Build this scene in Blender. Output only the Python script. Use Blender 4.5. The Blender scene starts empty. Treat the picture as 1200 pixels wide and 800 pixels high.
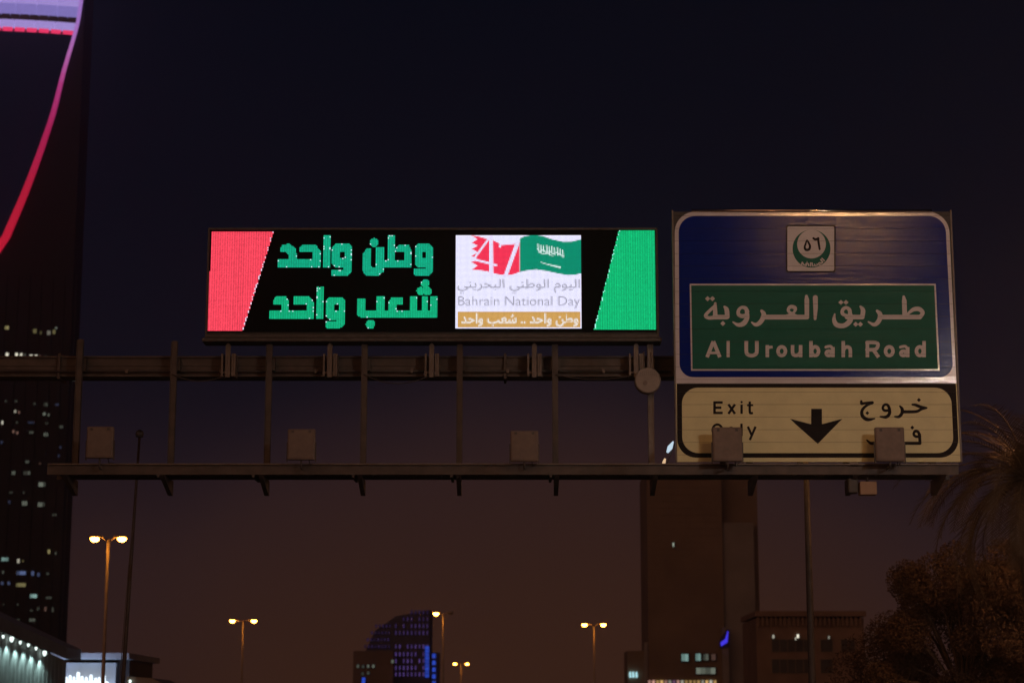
import bpy, bmesh, math, random
import numpy as np
from mathutils import Vector

random.seed(7)
rng = np.random.default_rng(11)
scene = bpy.context.scene
COL = scene.collection

# ------------------------------------------------------------------ camera
PITCH = math.radians(10.83)
FPX = 2300.0                      # focal length in photograph pixels (1200 wide)
EYE = 1.7
cam_data = bpy.data.cameras.new('camera')
cam_data.sensor_width = 36.0
cam_data.lens = FPX / 1200.0 * 36.0
cam_data.clip_start = 0.1
cam_data.clip_end = 8000.0
cam_data.dof.use_dof = True
cam_data.dof.focus_distance = 46.0
cam_data.dof.aperture_fstop = 1.2
cam = bpy.data.objects.new('camera', cam_data)
cam.location = (0, 0, EYE)
cam.rotation_euler = (math.radians(90) + PITCH, 0, 0)
COL.objects.link(cam)
scene.camera = cam

# ------------------------------------------------------------------ night sky with the city's glow near the horizon
world = bpy.data.worlds.new('World')
scene.world = world
world.use_nodes = True
nt = world.node_tree
nt.nodes.clear()
w_out = nt.nodes.new('ShaderNodeOutputWorld')
w_bg = nt.nodes.new('ShaderNodeBackground')
w_bg.inputs['Strength'].default_value = 1.0
tc = nt.nodes.new('ShaderNodeTexCoord')
sep = nt.nodes.new('ShaderNodeSeparateXYZ')
nt.links.new(tc.outputs['Generated'], sep.inputs[0])
ramp = nt.nodes.new('ShaderNodeValToRGB')
ramp.color_ramp.interpolation = 'B_SPLINE'
mr = nt.nodes.new('ShaderNodeMapRange')
mr.inputs['From Min'].default_value = 0.0
mr.inputs['From Max'].default_value = 0.5
# the glow stands over the avenue ahead and thins towards the sides
dotn = nt.nodes.new('ShaderNodeVectorMath'); dotn.operation = 'DOT_PRODUCT'
dotn.inputs[1].default_value = (math.sin(math.radians(1)), math.cos(math.radians(1)), 0)
nt.links.new(tc.outputs['Generated'], dotn.inputs[0])
az = nt.nodes.new('ShaderNodeMapRange'); az.interpolation_type = 'SMOOTHSTEP'
az.inputs['From Min'].default_value = 0.972
az.inputs['From Max'].default_value = 1.0
az.inputs['To Min'].default_value = 0.105
az.inputs['To Max'].default_value = 0.0
nt.links.new(dotn.outputs['Value'], az.inputs['Value'])
add = nt.nodes.new('ShaderNodeMath'); add.operation = 'ADD'
nt.links.new(sep.outputs['Z'], add.inputs[0])
nt.links.new(az.outputs[0], add.inputs[1])
nz = nt.nodes.new('ShaderNodeTexNoise'); nz.inputs['Scale'].default_value = 5.0; nz.inputs['Detail'].default_value = 3.0
nt.links.new(tc.outputs['Generated'], nz.inputs['Vector'])
nzm = nt.nodes.new('ShaderNodeMath'); nzm.operation = 'MULTIPLY_ADD'
nzm.inputs[1].default_value = 0.07; nzm.inputs[2].default_value = -0.035
nt.links.new(nz.outputs['Fac'], nzm.inputs[0])
add2 = nt.nodes.new('ShaderNodeMath'); add2.operation = 'ADD'
nt.links.new(add.outputs[0], add2.inputs[0]); nt.links.new(nzm.outputs[0], add2.inputs[1])
nt.links.new(add2.outputs[0], mr.inputs['Value'])
nt.links.new(mr.outputs[0], ramp.inputs['Fac'])
els = ramp.color_ramp.elements
stops = [(0.00, (.0540, .0205, .0110)), (0.16, (.0445, .0182, .0122)), (0.32, (.0345, .0165, .0165)),
         (0.43, (.0165, .0098, .0148)), (0.53, (.0045, .0046, .0108)), (0.75, (.0017, .0028, .0078)), (1.0, (.0012, .0023, .0066))]
while len(els) < len(stops): els.new(0.5)
for e, (p, c) in zip(els, stops):
    e.position = p; e.color = (*c, 1)
nt.links.new(ramp.outputs['Color'], w_bg.inputs['Color'])
nt.links.new(w_bg.outputs[0], w_out.inputs['Surface'])

# added fill: faint, very soft warm light from behind the camera, for the city's glow
sun_data = bpy.data.lights.new('city_fill', 'SUN')
sun_data.energy = 0.27
sun_data.angle = math.radians(60)
sun_data.color = (1.0, 0.44, 0.24)
sun = bpy.data.objects.new('city_fill', sun_data)
sun.rotation_euler = (math.radians(72), 0, math.radians(-28))
sun.location = (0, 0, 60)
COL.objects.link(sun)

scene.view_settings.view_transform = 'Standard'
scene.view_settings.look = 'None'
scene.view_settings.exposure = 0.0
scene.view_settings.gamma = 1.0
try:
    scene.cycles.use_denoising = True
    scene.cycles.max_bounces = 5
    scene.cycles.sample_clamp_indirect = 2.0
except Exception:
    pass

# ------------------------------------------------------------------ helpers
CP, SP = math.cos(PITCH), math.sin(PITCH)
def at(px, py, Y):
    """The point at depth Y (metres ahead) that the photograph shows at px, py."""
    a = (px - 600.0) / FPX; b = (400.0 - py) / FPX
    s = Y / (CP - b * SP)
    return Vector((a * s, Y, EYE + s * (SP + b * CP)))
def span(Y, n=1.0):               # metres per n photo pixels at depth Y
    return n * Y / CP / FPX

def tag(o, label=None, cat=None, group=None, kind=None):
    if label: o['label'] = label
    if cat: o['category'] = cat
    if group: o['group'] = group
    if kind: o['kind'] = kind
    return o
def empty(name, loc, label=None, cat=None, group=None):
    o = bpy.data.objects.new(name, None)
    o.location = loc; o.empty_display_size = 0.3
    COL.objects.link(o)
    return tag(o, label, cat, group)
def origin(p):
    v = Vector((0, 0, 0))
    while p is not None:
        v += Vector(p.location); p = p.parent
    return v
def link_mesh(name, me, parent=None, loc=None):
    o = bpy.data.objects.new(name, me)
    if parent is not None: o.parent = parent
    if loc is not None: o.location = loc
    COL.objects.link(o)
    return o
def copy_tree(o, parent=None):
    c = o.copy(); COL.objects.link(c)
    if parent is not None: c.parent = parent
    for ch in list(o.children): copy_tree(ch, c)
    return c

class MB:
    """Collects shapes in world metres and links them as one mesh object."""
    def __init__(s): s.v = []; s.f = []; s.sm = []
    def quad(s, pts, smooth=False):
        b = len(s.v); s.v += [tuple(p) for p in pts]; s.f.append(tuple(range(b, b + len(pts)))); s.sm.append(smooth); return s
    def box(s, x0, x1, y0, y1, z0, z1):
        b = len(s.v)
        s.v += [(x0,y0,z0),(x1,y0,z0),(x1,y1,z0),(x0,y1,z0),(x0,y0,z1),(x1,y0,z1),(x1,y1,z1),(x0,y1,z1)]
        for f in ((0,3,2,1),(4,5,6,7),(0,1,5,4),(1,2,6,5),(2,3,7,6),(3,0,4,7)):
            s.f.append(tuple(b + i for i in f)); s.sm.append(False)
        return s
    def bbox(s, x0, x1, y0, y1, z0, z1, r=0.02):
        """a box with its edges chamfered"""
        bm = bmesh.new(); bmesh.ops.create_cube(bm, size=1)
        for v in bm.verts:
            v.co = ((x0+x1)/2 + v.co.x*(x1-x0), (y0+y1)/2 + v.co.y*(y1-y0), (z0+z1)/2 + v.co.z*(z1-z0))
        bmesh.ops.bevel(bm, geom=bm.edges[:], offset=r, segments=2, affect='EDGES', profile=0.5)
        return s.bm(bm)
    def bm(s, bm, smooth=False):
        b = len(s.v); bm.verts.index_update()
        s.v += [tuple(v.co) for v in bm.verts]
        for f in bm.faces:
            s.f.append(tuple(b + v.index for v in f.verts)); s.sm.append(smooth)
        bm.free(); return s
    def tube(s, pts, radii, n=10, cap=True):
        pts = [Vector(p) for p in pts]
        if not hasattr(radii, '__len__'): radii = [radii] * len(pts)
        b = len(s.v); up = None
        for i, p in enumerate(pts):
            d = (pts[min(i+1, len(pts)-1)] - pts[max(i-1, 0)]).normalized()
            if up is None:
                up = Vector((1,0,0)) if abs(d.x) < .8 else Vector((0,0,1))
            a = (up - d * up.dot(d)).normalized(); c = d.cross(a); up = a
            for k in range(n):
                t = 2*math.pi*k/n
                s.v.append(tuple(p + (a*math.cos(t) + c*math.sin(t)) * radii[i]))
        for i in range(len(pts)-1):
            for k in range(n):
                k2 = (k+1) % n
                s.f.append((b+i*n+k, b+i*n+k2, b+(i+1)*n+k2, b+(i+1)*n+k)); s.sm.append(True)
        if cap:
            s.f.append(tuple(b + k for k in reversed(range(n)))); s.sm.append(False)
            s.f.append(tuple(b + (len(pts)-1)*n + k for k in range(n))); s.sm.append(False)
        return s
    def prism(s, poly, y0, y1):
        """polygon in (x, z), extruded from y0 to y1"""
        b = len(s.v); n = len(poly)
        area = sum(poly[i][0]*poly[(i+1)%n][1]-poly[(i+1)%n][0]*poly[i][1] for i in range(n))
        if area < 0: poly = poly[::-1]
        s.v += [(p[0], y0, p[1]) for p in poly] + [(p[0], y1, p[1]) for p in poly]
        s.f.append(tuple(b+i for i in range(n))); s.sm.append(False)
        s.f.append(tuple(b+n+i for i in reversed(range(n)))); s.sm.append(False)
        for i in range(n):
            j = (i+1) % n
            s.f.append((b+i, b+n+i, b+n+j, b+j)); s.sm.append(False)
        return s
    def build(s, name, mat, parent=None, loc=None):
        off = origin(parent) if parent is not None else Vector((0,0,0))
        if loc is not None: off = off + Vector(loc)
        me = bpy.data.meshes.new(name)
        me.from_pydata([(x-off.x, y-off.y, z-off.z) for x, y, z in s.v], [], s.f)
        if any(len(f) > 4 for f in s.f):
            bm = bmesh.new(); bm.from_mesh(me)
            for f, sm in zip(bm.faces, s.sm): f.smooth = sm
            bmesh.ops.triangulate(bm, faces=[f for f in bm.faces if len(f.verts) > 4])
            bm.to_mesh(me); bm.free()
        else:
            me.polygons.foreach_set('use_smooth', s.sm)
        me.materials.append(mat); me.update()
        return link_mesh(name, me, parent, loc)

# ------------------------------------------------------------------ materials
def mat(name, color, rough=0.6, metal=0.0, var=0.25, scale=6.0, bump=0.0, stretch=(1,1,1), spec=0.5):
    m = bpy.data.materials.new(name); m.use_nodes = True
    t = m.node_tree; b = t.nodes['Principled BSDF']
    tcn = t.nodes.new('ShaderNodeTexCoord'); mp = t.nodes.new('ShaderNodeMapping')
    mp.inputs['Scale'].default_value = stretch
    t.links.new(tcn.outputs['Object'], mp.inputs['Vector'])
    n = t.nodes.new('ShaderNodeTexNoise'); n.inputs['Scale'].default_value = scale
    n.inputs['Detail'].default_value = 6; n.inputs['Roughness'].default_value = 0.6
    t.links.new(mp.outputs[0], n.inputs['Vector'])
    r = t.nodes.new('ShaderNodeValToRGB')
    r.color_ramp.elements[0].position = 0.3; r.color_ramp.elements[1].position = 0.7
    r.color_ramp.elements[0].color = (*[c*(1-var) for c in color], 1)
    r.color_ramp.elements[1].color = (*[min(1, c*(1+var)) for c in color], 1)
    t.links.new(n.outputs['Fac'], r.inputs['Fac'])
    t.links.new(r.outputs['Color'], b.inputs['Base Color'])
    b.inputs['Roughness'].default_value = rough
    b.inputs['Metallic'].default_value = metal
    b.inputs['Specular IOR Level'].default_value = spec
    if bump:
        bp = t.nodes.new('ShaderNodeBump'); bp.inputs['Strength'].default_value = bump; bp.inputs['Distance'].default_value = 0.02
        t.links.new(n.outputs['Fac'], bp.inputs['Height']); t.links.new(bp.outputs[0], b.inputs['Normal'])
    return m
def glow(name, color, strength, base=(0.02, 0.02, 0.02), sampled=False):
    m = bpy.data.materials.new(name); m.use_nodes = True
    b = m.node_tree.nodes['Principled BSDF']
    b.inputs['Base Color'].default_value = (*base, 1)
    b.inputs['Roughness'].default_value = 0.5
    b.inputs['Emission Color'].default_value = (*color, 1)
    b.inputs['Emission Strength'].default_value = strength
    if not sampled: m.cycles.emission_sampling = 'NONE'
    return m
_glows = {}
WCOL = {'w': (.95, .90, .72), 'y': (.80, .70, .30), 'c': (.50, .85, .78), 'b': (.30, .42, .85), 'r': (.85, .45, .35),
        'g': (.65, .75, .60), 'p': (.20, .11, .50), 'B': (.04, .12, .95), 'o': (1.0, .62, .22), 'v': (.45, .22, .42)}
def wglow(code, s):
    key = (code, round(s, 2))
    if key not in _glows: _glows[key] = glow('lit_window_glass_' + code + str(int(s*100)), WCOL[code], s)
    return _glows[key]

def film(name, color, rough=0.32, streak=0.5, spec=0.4):
    """reflective sheeting on horizontal aluminium planks: fine level streaks stretch its highlights"""
    m = bpy.data.materials.new(name); m.use_nodes = True
    t = m.node_tree; b = t.nodes['Principled BSDF']
    tcn = t.nodes.new('ShaderNodeTexCoord'); mp = t.nodes.new('ShaderNodeMapping')
    mp.inputs['Scale'].default_value = (0.25, 1, 9.0)
    t.links.new(tcn.outputs['Object'], mp.inputs['Vector'])
    n = t.nodes.new('ShaderNodeTexNoise'); n.inputs['Scale'].default_value = 1.6; n.inputs['Detail'].default_value = 5; n.inputs['Roughness'].default_value = 0.65
    t.links.new(mp.outputs[0], n.inputs['Vector'])
    n2 = t.nodes.new('ShaderNodeTexNoise'); n2.inputs['Scale'].default_value = 3.0; n2.inputs['Detail'].default_value = 4
    t.links.new(tcn.outputs['Object'], n2.inputs['Vector'])
    mx = t.nodes.new('ShaderNodeMix'); mx.data_type = 'RGBA'
    mx.inputs['A'].default_value = (*[c*0.84 for c in color], 1); mx.inputs['B'].default_value = (*[min(1, c*1.10) for c in color], 1)
    t.links.new(n2.outputs['Fac'], mx.inputs['Factor'])
    t.links.new(mx.outputs['Result'], b.inputs['Base Color'])
    mrr = t.nodes.new('ShaderNodeMapRange'); mrr.inputs['To Min'].default_value = rough*0.75; mrr.inputs['To Max'].default_value = rough*1.3
    t.links.new(n.outputs['Fac'], mrr.inputs['Value']); t.links.new(mrr.outputs[0], b.inputs['Roughness'])
    bp = t.nodes.new('ShaderNodeBump'); bp.inputs['Strength'].default_value = streak; bp.inputs['Distance'].default_value = 0.006
    t.links.new(n.outputs['Fac'], bp.inputs['Height']); t.links.new(bp.outputs[0], b.inputs['Normal'])
    b.inputs['Specular IOR Level'].default_value = spec
    return m

M = {}
M['steel'] = mat('dusty_galvanised_steel', (.072, .054, .048), .6, .2, .35, 3.0, .3)
M['steel_pale'] = mat('pale_galvanised_steel', (.125, .098, .085), .5, .2, .3, 4.0, .2)
M['steel_dark'] = mat('dark_painted_steel', (.06, .05, .048), .6, .1, .3, 5.0, .2)
M['grating'] = mat('rusty_catwalk_grating', (.10, .08, .065), .8, .1, .4, 8.0, .4)
M['case'] = mat('black_display_case', (.006, .006, .007), .6, 0, .3, 3.0, .1)
M['ledface'] = mat('unlit_led_face', (.004, .0035, .004), .8, 0, .2, 40.0, .1, spec=.1)
M['fixture'] = mat('grey_floodlight_lid', (.155, .112, .095), .65, 0, .18, 5.0, .15)
M['dish'] = mat('pale_antenna_plastic', (.22, .18, .16), .55, 0, .12, 7.0, .1)
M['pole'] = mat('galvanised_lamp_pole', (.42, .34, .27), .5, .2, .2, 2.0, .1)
M['film_white'] = film('white_reflective_sheeting', (.62, .60, .66), .10, .6, 1.0)
M['film_blue'] = film('blue_reflective_sheeting', (.003, .016, .20), .11, .8, .14)
M['film_green'] = film('green_reflective_sheeting', (.005, .110, .080), .5, .6, .15)
M['film_cream'] = film('cream_yellow_reflective_sheeting', (.66, .62, .36), .45, .2, .2)
M['film_black'] = film('black_sign_ink', (.010, .007, .009), .6, .1, .12)
M['film_text'] = film('white_letter_sheeting', (.60, .58, .62), .5, .2, .2)
M['plank'] = mat('bare_aluminium_plank', (.025, .020, .022), .6, .1, .2, 4.0)
M['trim'] = mat('bright_aluminium_trim', (.75, .66, .55), .13, 1.0, .1, 4.0, .05)
M['asphalt'] = mat('dark_asphalt', (.045, .045, .046), .85, 0, .3, 2.0, .5)
M['paint'] = mat('worn_white_road_paint', (.70, .70, .66), .7, 0, .15, 6.0)
M['concrete'] = mat('pale_concrete_kerb', (.32, .30, .27), .85, 0, .2, 3.0, .3)
M['paver'] = mat('sandy_pavement', (.27, .22, .17), .9, 0, .25, 2.0, .4)
M['sand'] = mat('sandy_ground', (.24, .18, .12), .95, 0, .25, .3, .4)
M['tower_dark'] = mat('dark_glass_tower_skin', (.0055, .008, .013), .7, 0, .2, .05)
M['tower_mauve'] = mat('dusty_mauve_cladding', (.13, .13, .20), .8, 0, .15, .1)
M['tower_brown'] = mat('brown_stone_tower_skin', (.30, .22, .15), .8, 0, .2, .08)
M['tower_brown2'] = mat('pale_brown_stone_skin', (.36, .33, .29), .8, 0, .2, .1)
M['dark_glass'] = mat('unlit_window_glass', (.08, .07, .06), .3, 0, .2, .2)
M['low_stone'] = mat('ochre_stone_facade', (.30, .20, .14), .85, 0, .2, .3)
M['mall'] = mat('pale_mall_panel', (.52, .55, .55), .7, 0, .12, .6)
M['bark'] = mat('rough_bark', (.10, .07, .05), .9, 0, .4, 6.0, .6)
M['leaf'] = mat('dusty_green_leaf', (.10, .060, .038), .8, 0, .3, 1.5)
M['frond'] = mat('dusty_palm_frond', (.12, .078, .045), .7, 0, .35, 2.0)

# ------------------------------------------------------------------ flat lettering and sign faces: a field over photo pixels turned into clean outlines
def catmull(pts, k=6, closed=False):
    P = np.array(pts, float); n = len(P)
    if n < 3: return P
    out = []
    for i in range(n if closed else n-1):
        p0 = P[(i-1) % n] if (closed or i > 0) else P[0]
        p1 = P[i % n]; p2 = P[(i+1) % n]
        p3 = P[(i+2) % n] if (closed or i+2 < n) else P[-1]
        for j in range(k):
            t = j/k
            out.append(.5*((2*p1)+(-p0+p2)*t+(2*p0-5*p1+4*p2-p3)*t*t+(-p0+3*p1-3*p2+p3)*t**3))
    out.append(P[0] if closed else P[-1])
    return np.array(out)
class Field:
    def __init__(s): s.ops = []
    def stroke(s, pts, w=None, smooth=True, closed=False, butt=False, sub=False):
        """pts (x, y) or (x, y, width)"""
        P = [(p[0], p[1], (p[2] if len(p) > 2 else w)) for p in pts]
        P = catmull(P, 6, closed) if (smooth and len(P) > 2) else (np.array(P + ([P[0]] if closed else []), float))
        s.ops.append(('s', P, butt, sub)); return s
    def poly(s, pts, sub=False): s.ops.append(('p', np.array(pts, float), None, sub)); return s
    def rect(s, x0, y0, x1, y1, sub=False): return s.poly([(x0,y0),(x1,y0),(x1,y1),(x0,y1)], sub)
    def circle(s, x, y, r, sub=False): s.ops.append(('c', (x, y, r), None, sub)); return s
    def dia(s, x, y, r):          # a calligraphic dot: a leaning square
        return s.poly([(x-r, y), (x, y-r), (x+r, y), (x, y+r)])
    def bounds(s):
        xs, ys = [], []
        for k, d, b, sub in s.ops:
            if sub: continue
            if k == 's': r = d[:,2].max()/2; xs += [d[:,0].min()-r, d[:,0].max()+r]; ys += [d[:,1].min()-r, d[:,1].max()+r]
            elif k == 'p': xs += [d[:,0].min(), d[:,0].max()]; ys += [d[:,1].min(), d[:,1].max()]
            else: xs += [d[0]-d[2], d[0]+d[2]]; ys += [d[1]-d[2], d[1]+d[2]]
        return min(xs), min(ys), max(xs), max(ys)
    def eval(s, X, Y):
        F = np.full(X.shape, -1e3)
        for k, d, butt, sub in s.ops:
            if k == 's':
                g = np.full(X.shape, -1e3)
                for i in range(len(d)-1):
                    ax, ay, aw = d[i]; bx, by, bw = d[i+1]
                    dx, dy = bx-ax, by-ay; L = dx*dx+dy*dy
                    if L < 1e-12: continue
                    t = np.clip(((X-ax)*dx+(Y-ay)*dy)/L, 0, 1)
                    g = np.maximum(g, (aw+(bw-aw)*t)/2 - np.hypot(X-ax-dx*t, Y-ay-dy*t))
                if butt:
                    for e, q in ((d[0], d[1]), (d[-1], d[-2])):
                        v = np.array([q[0]-e[0], q[1]-e[1]]); v /= max(np.hypot(*v), 1e-9)
                        along = (X-e[0])*v[0]+(Y-e[1])*v[1]
                        near = np.hypot(X-e[0], Y-e[1]) < e[2]*0.85
                        g = np.where(near, np.minimum(g, along), g)
            elif k == 'c':
                g = d[2] - np.hypot(X-d[0], Y-d[1])
            else:
                ins = np.zeros(X.shape, bool); dist = np.full(X.shape, 1e9); n = len(d)
                for i in range(n):
                    ax, ay = d[i]; bx, by = d[(i+1) % n]
                    dx, dy = bx-ax, by-ay; L = dx*dx+dy*dy
                    if L < 1e-12: continue
                    t = np.clip(((X-ax)*dx+(Y-ay)*dy)/L, 0, 1)
                    dist = np.minimum(dist, np.hypot(X-ax-dx*t, Y-ay-dy*t))
                    if dy != 0:
                        c = ((ay > Y) != (by > Y)) & (X < (bx-ax)*(Y-ay)/dy+ax)
                        ins ^= c
                g = np.where(ins, dist, -dist)
            F = np.minimum(F, -g) if sub else np.maximum(F, g)
        return F
def rrect(x0, y0, x1, y1, radii, tx=(0, 0)):
    """rounded rectangle; radii tl, tr, br, bl; tx = extra x at the bottom left/right (the upright edges lean)"""
    pts = []
    H = y1 - y0
    for cx, cy, r, a0 in ((x0, y0, radii[0], 180), (x1, y0, radii[1], 270), (x1, y1, radii[2], 0), (x0, y1, radii[3], 90)):
        sx = 1 if cx == x0 else -1; sy = 1 if cy == y0 else -1
        if r <= 0: q = [(cx, cy)]
        else:
            q = [(cx+sx*r+r*math.cos(math.radians(a0+a)), cy+sy*r+r*math.sin(math.radians(a0+a))) for a in range(0, 91, 10)]
        pts += q
    out = []
    for x, y in pts:
        f = (y-y0)/H; k = (x-x0)/(x1-x0)
        out.append((x + f*(tx[0]*(1-k)+tx[1]*k), y))
    return out
JOINTS = [253.0 + 14.72*i for i in range(0, 20)]
def field_mesh(name, F, Y, material, parent, step=0.4, joints=None, gap=0.13, bounds=None):
    x0, y0, x1, y1 = bounds or F.bounds()
    x0 -= step*1.5; y0 -= step*1.5; x1 += step*1.5; y1 += step*1.5
    xs = np.arange(x0, x1+step, step); ys = np.arange(y0, y1+step, step)
    if joints is not None:        # grid lines run exactly along the plank joints
        extra = [j+d for j in joints if y0 < j < y1 for d in (-gap, gap)]
        ys = np.unique(np.concatenate([ys, extra]))
        keep = [True]*len(ys)
        ys = ys[keep]
    X, Yp = np.meshgrid(xs, ys)
    V = F.eval(X, Yp)
    verts, faces, idx = [], [], {}
    a = (X-600.0)/FPX; b = (400.0-Yp)/FPX
    sc = Y/(CP-b*SP); WX = a*sc; WZ = EYE+sc*(SP+b*CP)
    off = origin(parent)
    def vid(key, x, z):
        if key not in idx:
            idx[key] = len(verts); verts.append((x-off.x, Y-off.y, z-off.z))
        return idx[key]
    ins = V > 0
    skip = np.zeros(len(ys)-1, bool)
    if joints is not None:
        mid = (ys[:-1]+ys[1:])/2
        for j in joints: skip |= abs(mid-j) < gap*0.99
    for r in range(len(ys)-1):
        if skip[r]: continue
        A, B = ins[r], ins[r+1]
        cnt = A[:-1].astype(int)+A[1:]+B[:-1]+B[1:]
        c = 0; n = len(xs)-1
        nzc = np.nonzero(cnt)[0]
        if len(nzc) == 0: continue
        c = nzc[0]
        while c <= nzc[-1]:
            if cnt[c] == 4:
                e = c
                while e+1 < n and cnt[e+1] == 4: e += 1
                faces.append((vid((r,c), WX[r,c], WZ[r,c]), vid((r+1,c), WX[r+1,c], WZ[r+1,c]),
                              vid((r+1,e+1), WX[r+1,e+1], WZ[r+1,e+1]), vid((r,e+1), WX[r,e+1], WZ[r,e+1])))
                c = e+1; continue
            if cnt[c] > 0:
                cor = [(r,c),(r+1,c),(r+1,c+1),(r,c+1)]; face = []
                for i in range(4):
                    p = cor[i]; q = cor[(i+1) % 4]
                    if ins[p]: face.append(vid(p, WX[p], WZ[p]))
                    if ins[p] != ins[q]:
                        t = V[p]/(V[p]-V[q])
                        k = (p, q) if p < q else (q, p)
                        face.append(vid(k, WX[p]+(WX[q]-WX[p])*t, WZ[p]+(WZ[q]-WZ[p])*t))
                if len(face) >= 3: faces.append(tuple(face))
            c += 1
    me = bpy.data.meshes.new(name)
    me.from_pydata(verts, [], faces); me.materials.append(material); me.update()
    return link_mesh(name, me, parent)

class Z:
    """map from an enlarged view of the photograph to photo pixels"""
    def __init__(s, ox, oy, k): s.ox, s.oy, s.k = ox, oy, k
    def p(s, pts): return [(s.ox+q[0]/s.k, s.oy+q[1]/s.k) + ((q[2]/s.k,) if len(q) > 2 else ()) for q in pts]

# ------------------------------------------------------------------ ground, road, kerbs
def structure(o): o['kind'] = 'structure'; return o
g = MB().quad([(-4000,-300,-.02),(4000,-300,-.02),(4000,5000,-.02),(-4000,5000,-.02)]).build('ground', M['sand']); structure(g)
r_ = MB().box(-13, 11, -200, 2400, -.30, -.004).build('road', M['asphalt']); structure(r_)
k = MB().box(-13.3, -13, -200, 2400, -.3, .13).build('kerb', M['concrete']); structure(k)
k = MB().box(11, 11.3, -200, 2400, -.3, .13).build('kerb', M['concrete']); structure(k)
k = MB().box(-18, -13.3, -200, 2400, -.3, .125).build('pavement', M['paver']); structure(k)
k = MB().box(11.3, 18, -200, 2400, -.3, .125).build('pavement', M['paver']); structure(k)
mk = MB()
for x in (-12.6, 10.6): mk.quad([(x-.08,-200,0),(x+.08,-200,0),(x+.08,2400,0),(x-.08,2400,0)])
for x in (-8.7, -4.9, -1.1, 2.8, 6.7):
    for i in range(120):
        y = -60+i*9.0; mk.quad([(x-.07,y,0),(x+.07,y,0),(x+.07,y+3,0),(x-.07,y+3,0)])
k = mk.build('lane_markings', M['paint']); structure(k)

# ------------------------------------------------------------------ gantry
YG = 45.6                        # main beam
YP = 45.25                       # hanger posts
YW0, YW1 = 44.15, 45.15          # catwalk
zc = at(0, 552, 44.6).z          # catwalk deck level
def X_(px, py, Y): return at(px, py, Y).x
def Z_(py, Y): return at(600, py, Y).z

gx0 = X_(-170, 420, YG)
gantry = empty('overhead_gantry', (gx0, YG+.25, 0),
      'brown steel cantilever gantry with main beam, hanger posts and long catwalk below the lit display', 'gantry')
zb0, zb1 = Z_(441.5, YG), Z_(417.5, YG)
xr = X_(1085, 430, YG)
hb = MB()
hb.box(gx0-.35, xr, YG, YG+.5, zb0+.03, zb1-.03)
hb.build('main_beam', M['steel'], gantry)
fl = MB()
fl.box(gx0-.35, xr+.05, YG-.06, YG+.56, zb1-.045, zb1); fl.box(gx0-.35, xr+.05, YG-.06, YG+.56, zb0, zb0+.045)
zm = Z_(427.5, YG); fl.box(gx0-.35, xr+.05, YG-.025, YG-.002, zm-.03, zm+.03)
fl.build('beam_flange', M['steel'], gantry)
for px in (70, 592, 905):        # bolted splices in the main beam
    x = X_(px, 430, YG)
    sp_ = MB().box(x-.03, x+.03, YG-.10, YG+.60, zb0-.06, zb1+.06)
    for i in range(4):
        for sx in (-1, 1):
            zq = zb0+.02+i*(zb1-zb0-.04)/3
            sp_.tube([(x+sx*.03, YG-.08, zq), (x+sx*.06, YG-.08, zq)], .014, 6)
    sp_.build('beam_splice', M['steel'], gantry)
MB().tube([(gx0, YG+.25, 0), (gx0, YG+.25, 4), (gx0, YG+.25, zb1+.4)], [.42, .36, .30], 20).build('column', M['steel'], gantry)
MB().box(gx0-.7, gx0+.7, YG-.45, YG+.95, .125, .175).build('base_plate', M['steel'], gantry)
# hanger posts, each an I-section, with a cantilever bracket below the catwalk
POSTS = [(92, 398, 85), (203, 400, 200.5), (315, 400, 313.5), (427, 400, 426), (539, 400, 538.8), (651, 400, 651.5), (763, 400, 764.5), (877, 445, 878), (990, 445, 992), (1090, 445, 1092)]
zt_dk = zc + .02
for px, pyt, pxb in POSTS:
    x = X_(px, 470, YP); zt = Z_(pyt, YP)
    m = MB()
    m.box(x-.060, x+.060, YP-.07, YP-.058, zt_dk, zt); m.box(x-.060, x+.060, YP+.058, YP+.07, zt_dk, zt)
    m.box(x-.008, x+.008, YP-.058, YP+.058, zt_dk, zt)
    m.box(x-.078, x-.063, YP-.085, YP+.085, zt_dk, zt-.03)
    m.build('hanger_post', M['steel_pale'] if px == 763 else M['steel'], gantry)
    m = MB()                     # clamp to the main beam
    m.box(x-.11, x+.11, YP+.072, YG-.062, zb0+.10, zb1-.10)
    m.build('post_clamp', M['steel'], gantry)
    m = MB()
    zz = zc-.14
    poly = [(YP+.1, zz), (YW0-.05, zz), (YW0+.05, zz-.06), (YP-.05, zz-.34), (YP+.1, zz-.34)]
    b0 = len(m.v); n = len(poly)
    for sx in (-.05, .05): m.v += [(x+sx, q[0], q[1]) for q in poly]
    m.f.append(tuple(range(n))); m.sm.append(False); m.f.append(tuple(reversed(range(n, 2*n)))); m.sm.append(False)
    for i in range(n): m.f.append((i, i+n, (i+1) % n+n, (i+1) % n)); m.sm.append(False)
    m.build('catwalk_bracket', M['steel'], gantry)
for px in (150, 260, 371, 483, 595, 707):      # conduit clips, then the conduit and a sagging cable
    x = X_(px, 430, YG); MB().box(x-.03, x+.03, YG-.16, YG-.064, zb0+.07, zb0+.16).build('conduit_clip', M['steel_pale'], gantry)
MB().tube([(gx0, YG-.13, zb0+.115), (X_(785, 430, YG), YG-.13, zb0+.115)], .028, 8).build('conduit', M['steel_dark'], gantry)
for (pa, pb, sg) in ((203, 268, .16), (427, 506, .22), (651, 745, .12)):
    a0 = X_(pa, 430, YP); b0 = X_(pb, 430, YP)
    MB().tube([(a0+(b0-a0)*t_, YP-.12, zb0-.02-sg*4*t_*(1-t_)) for t_ in np.linspace(0, 1, 9)], .011, 6).build('cable', M['steel_dark'], gantry)
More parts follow.
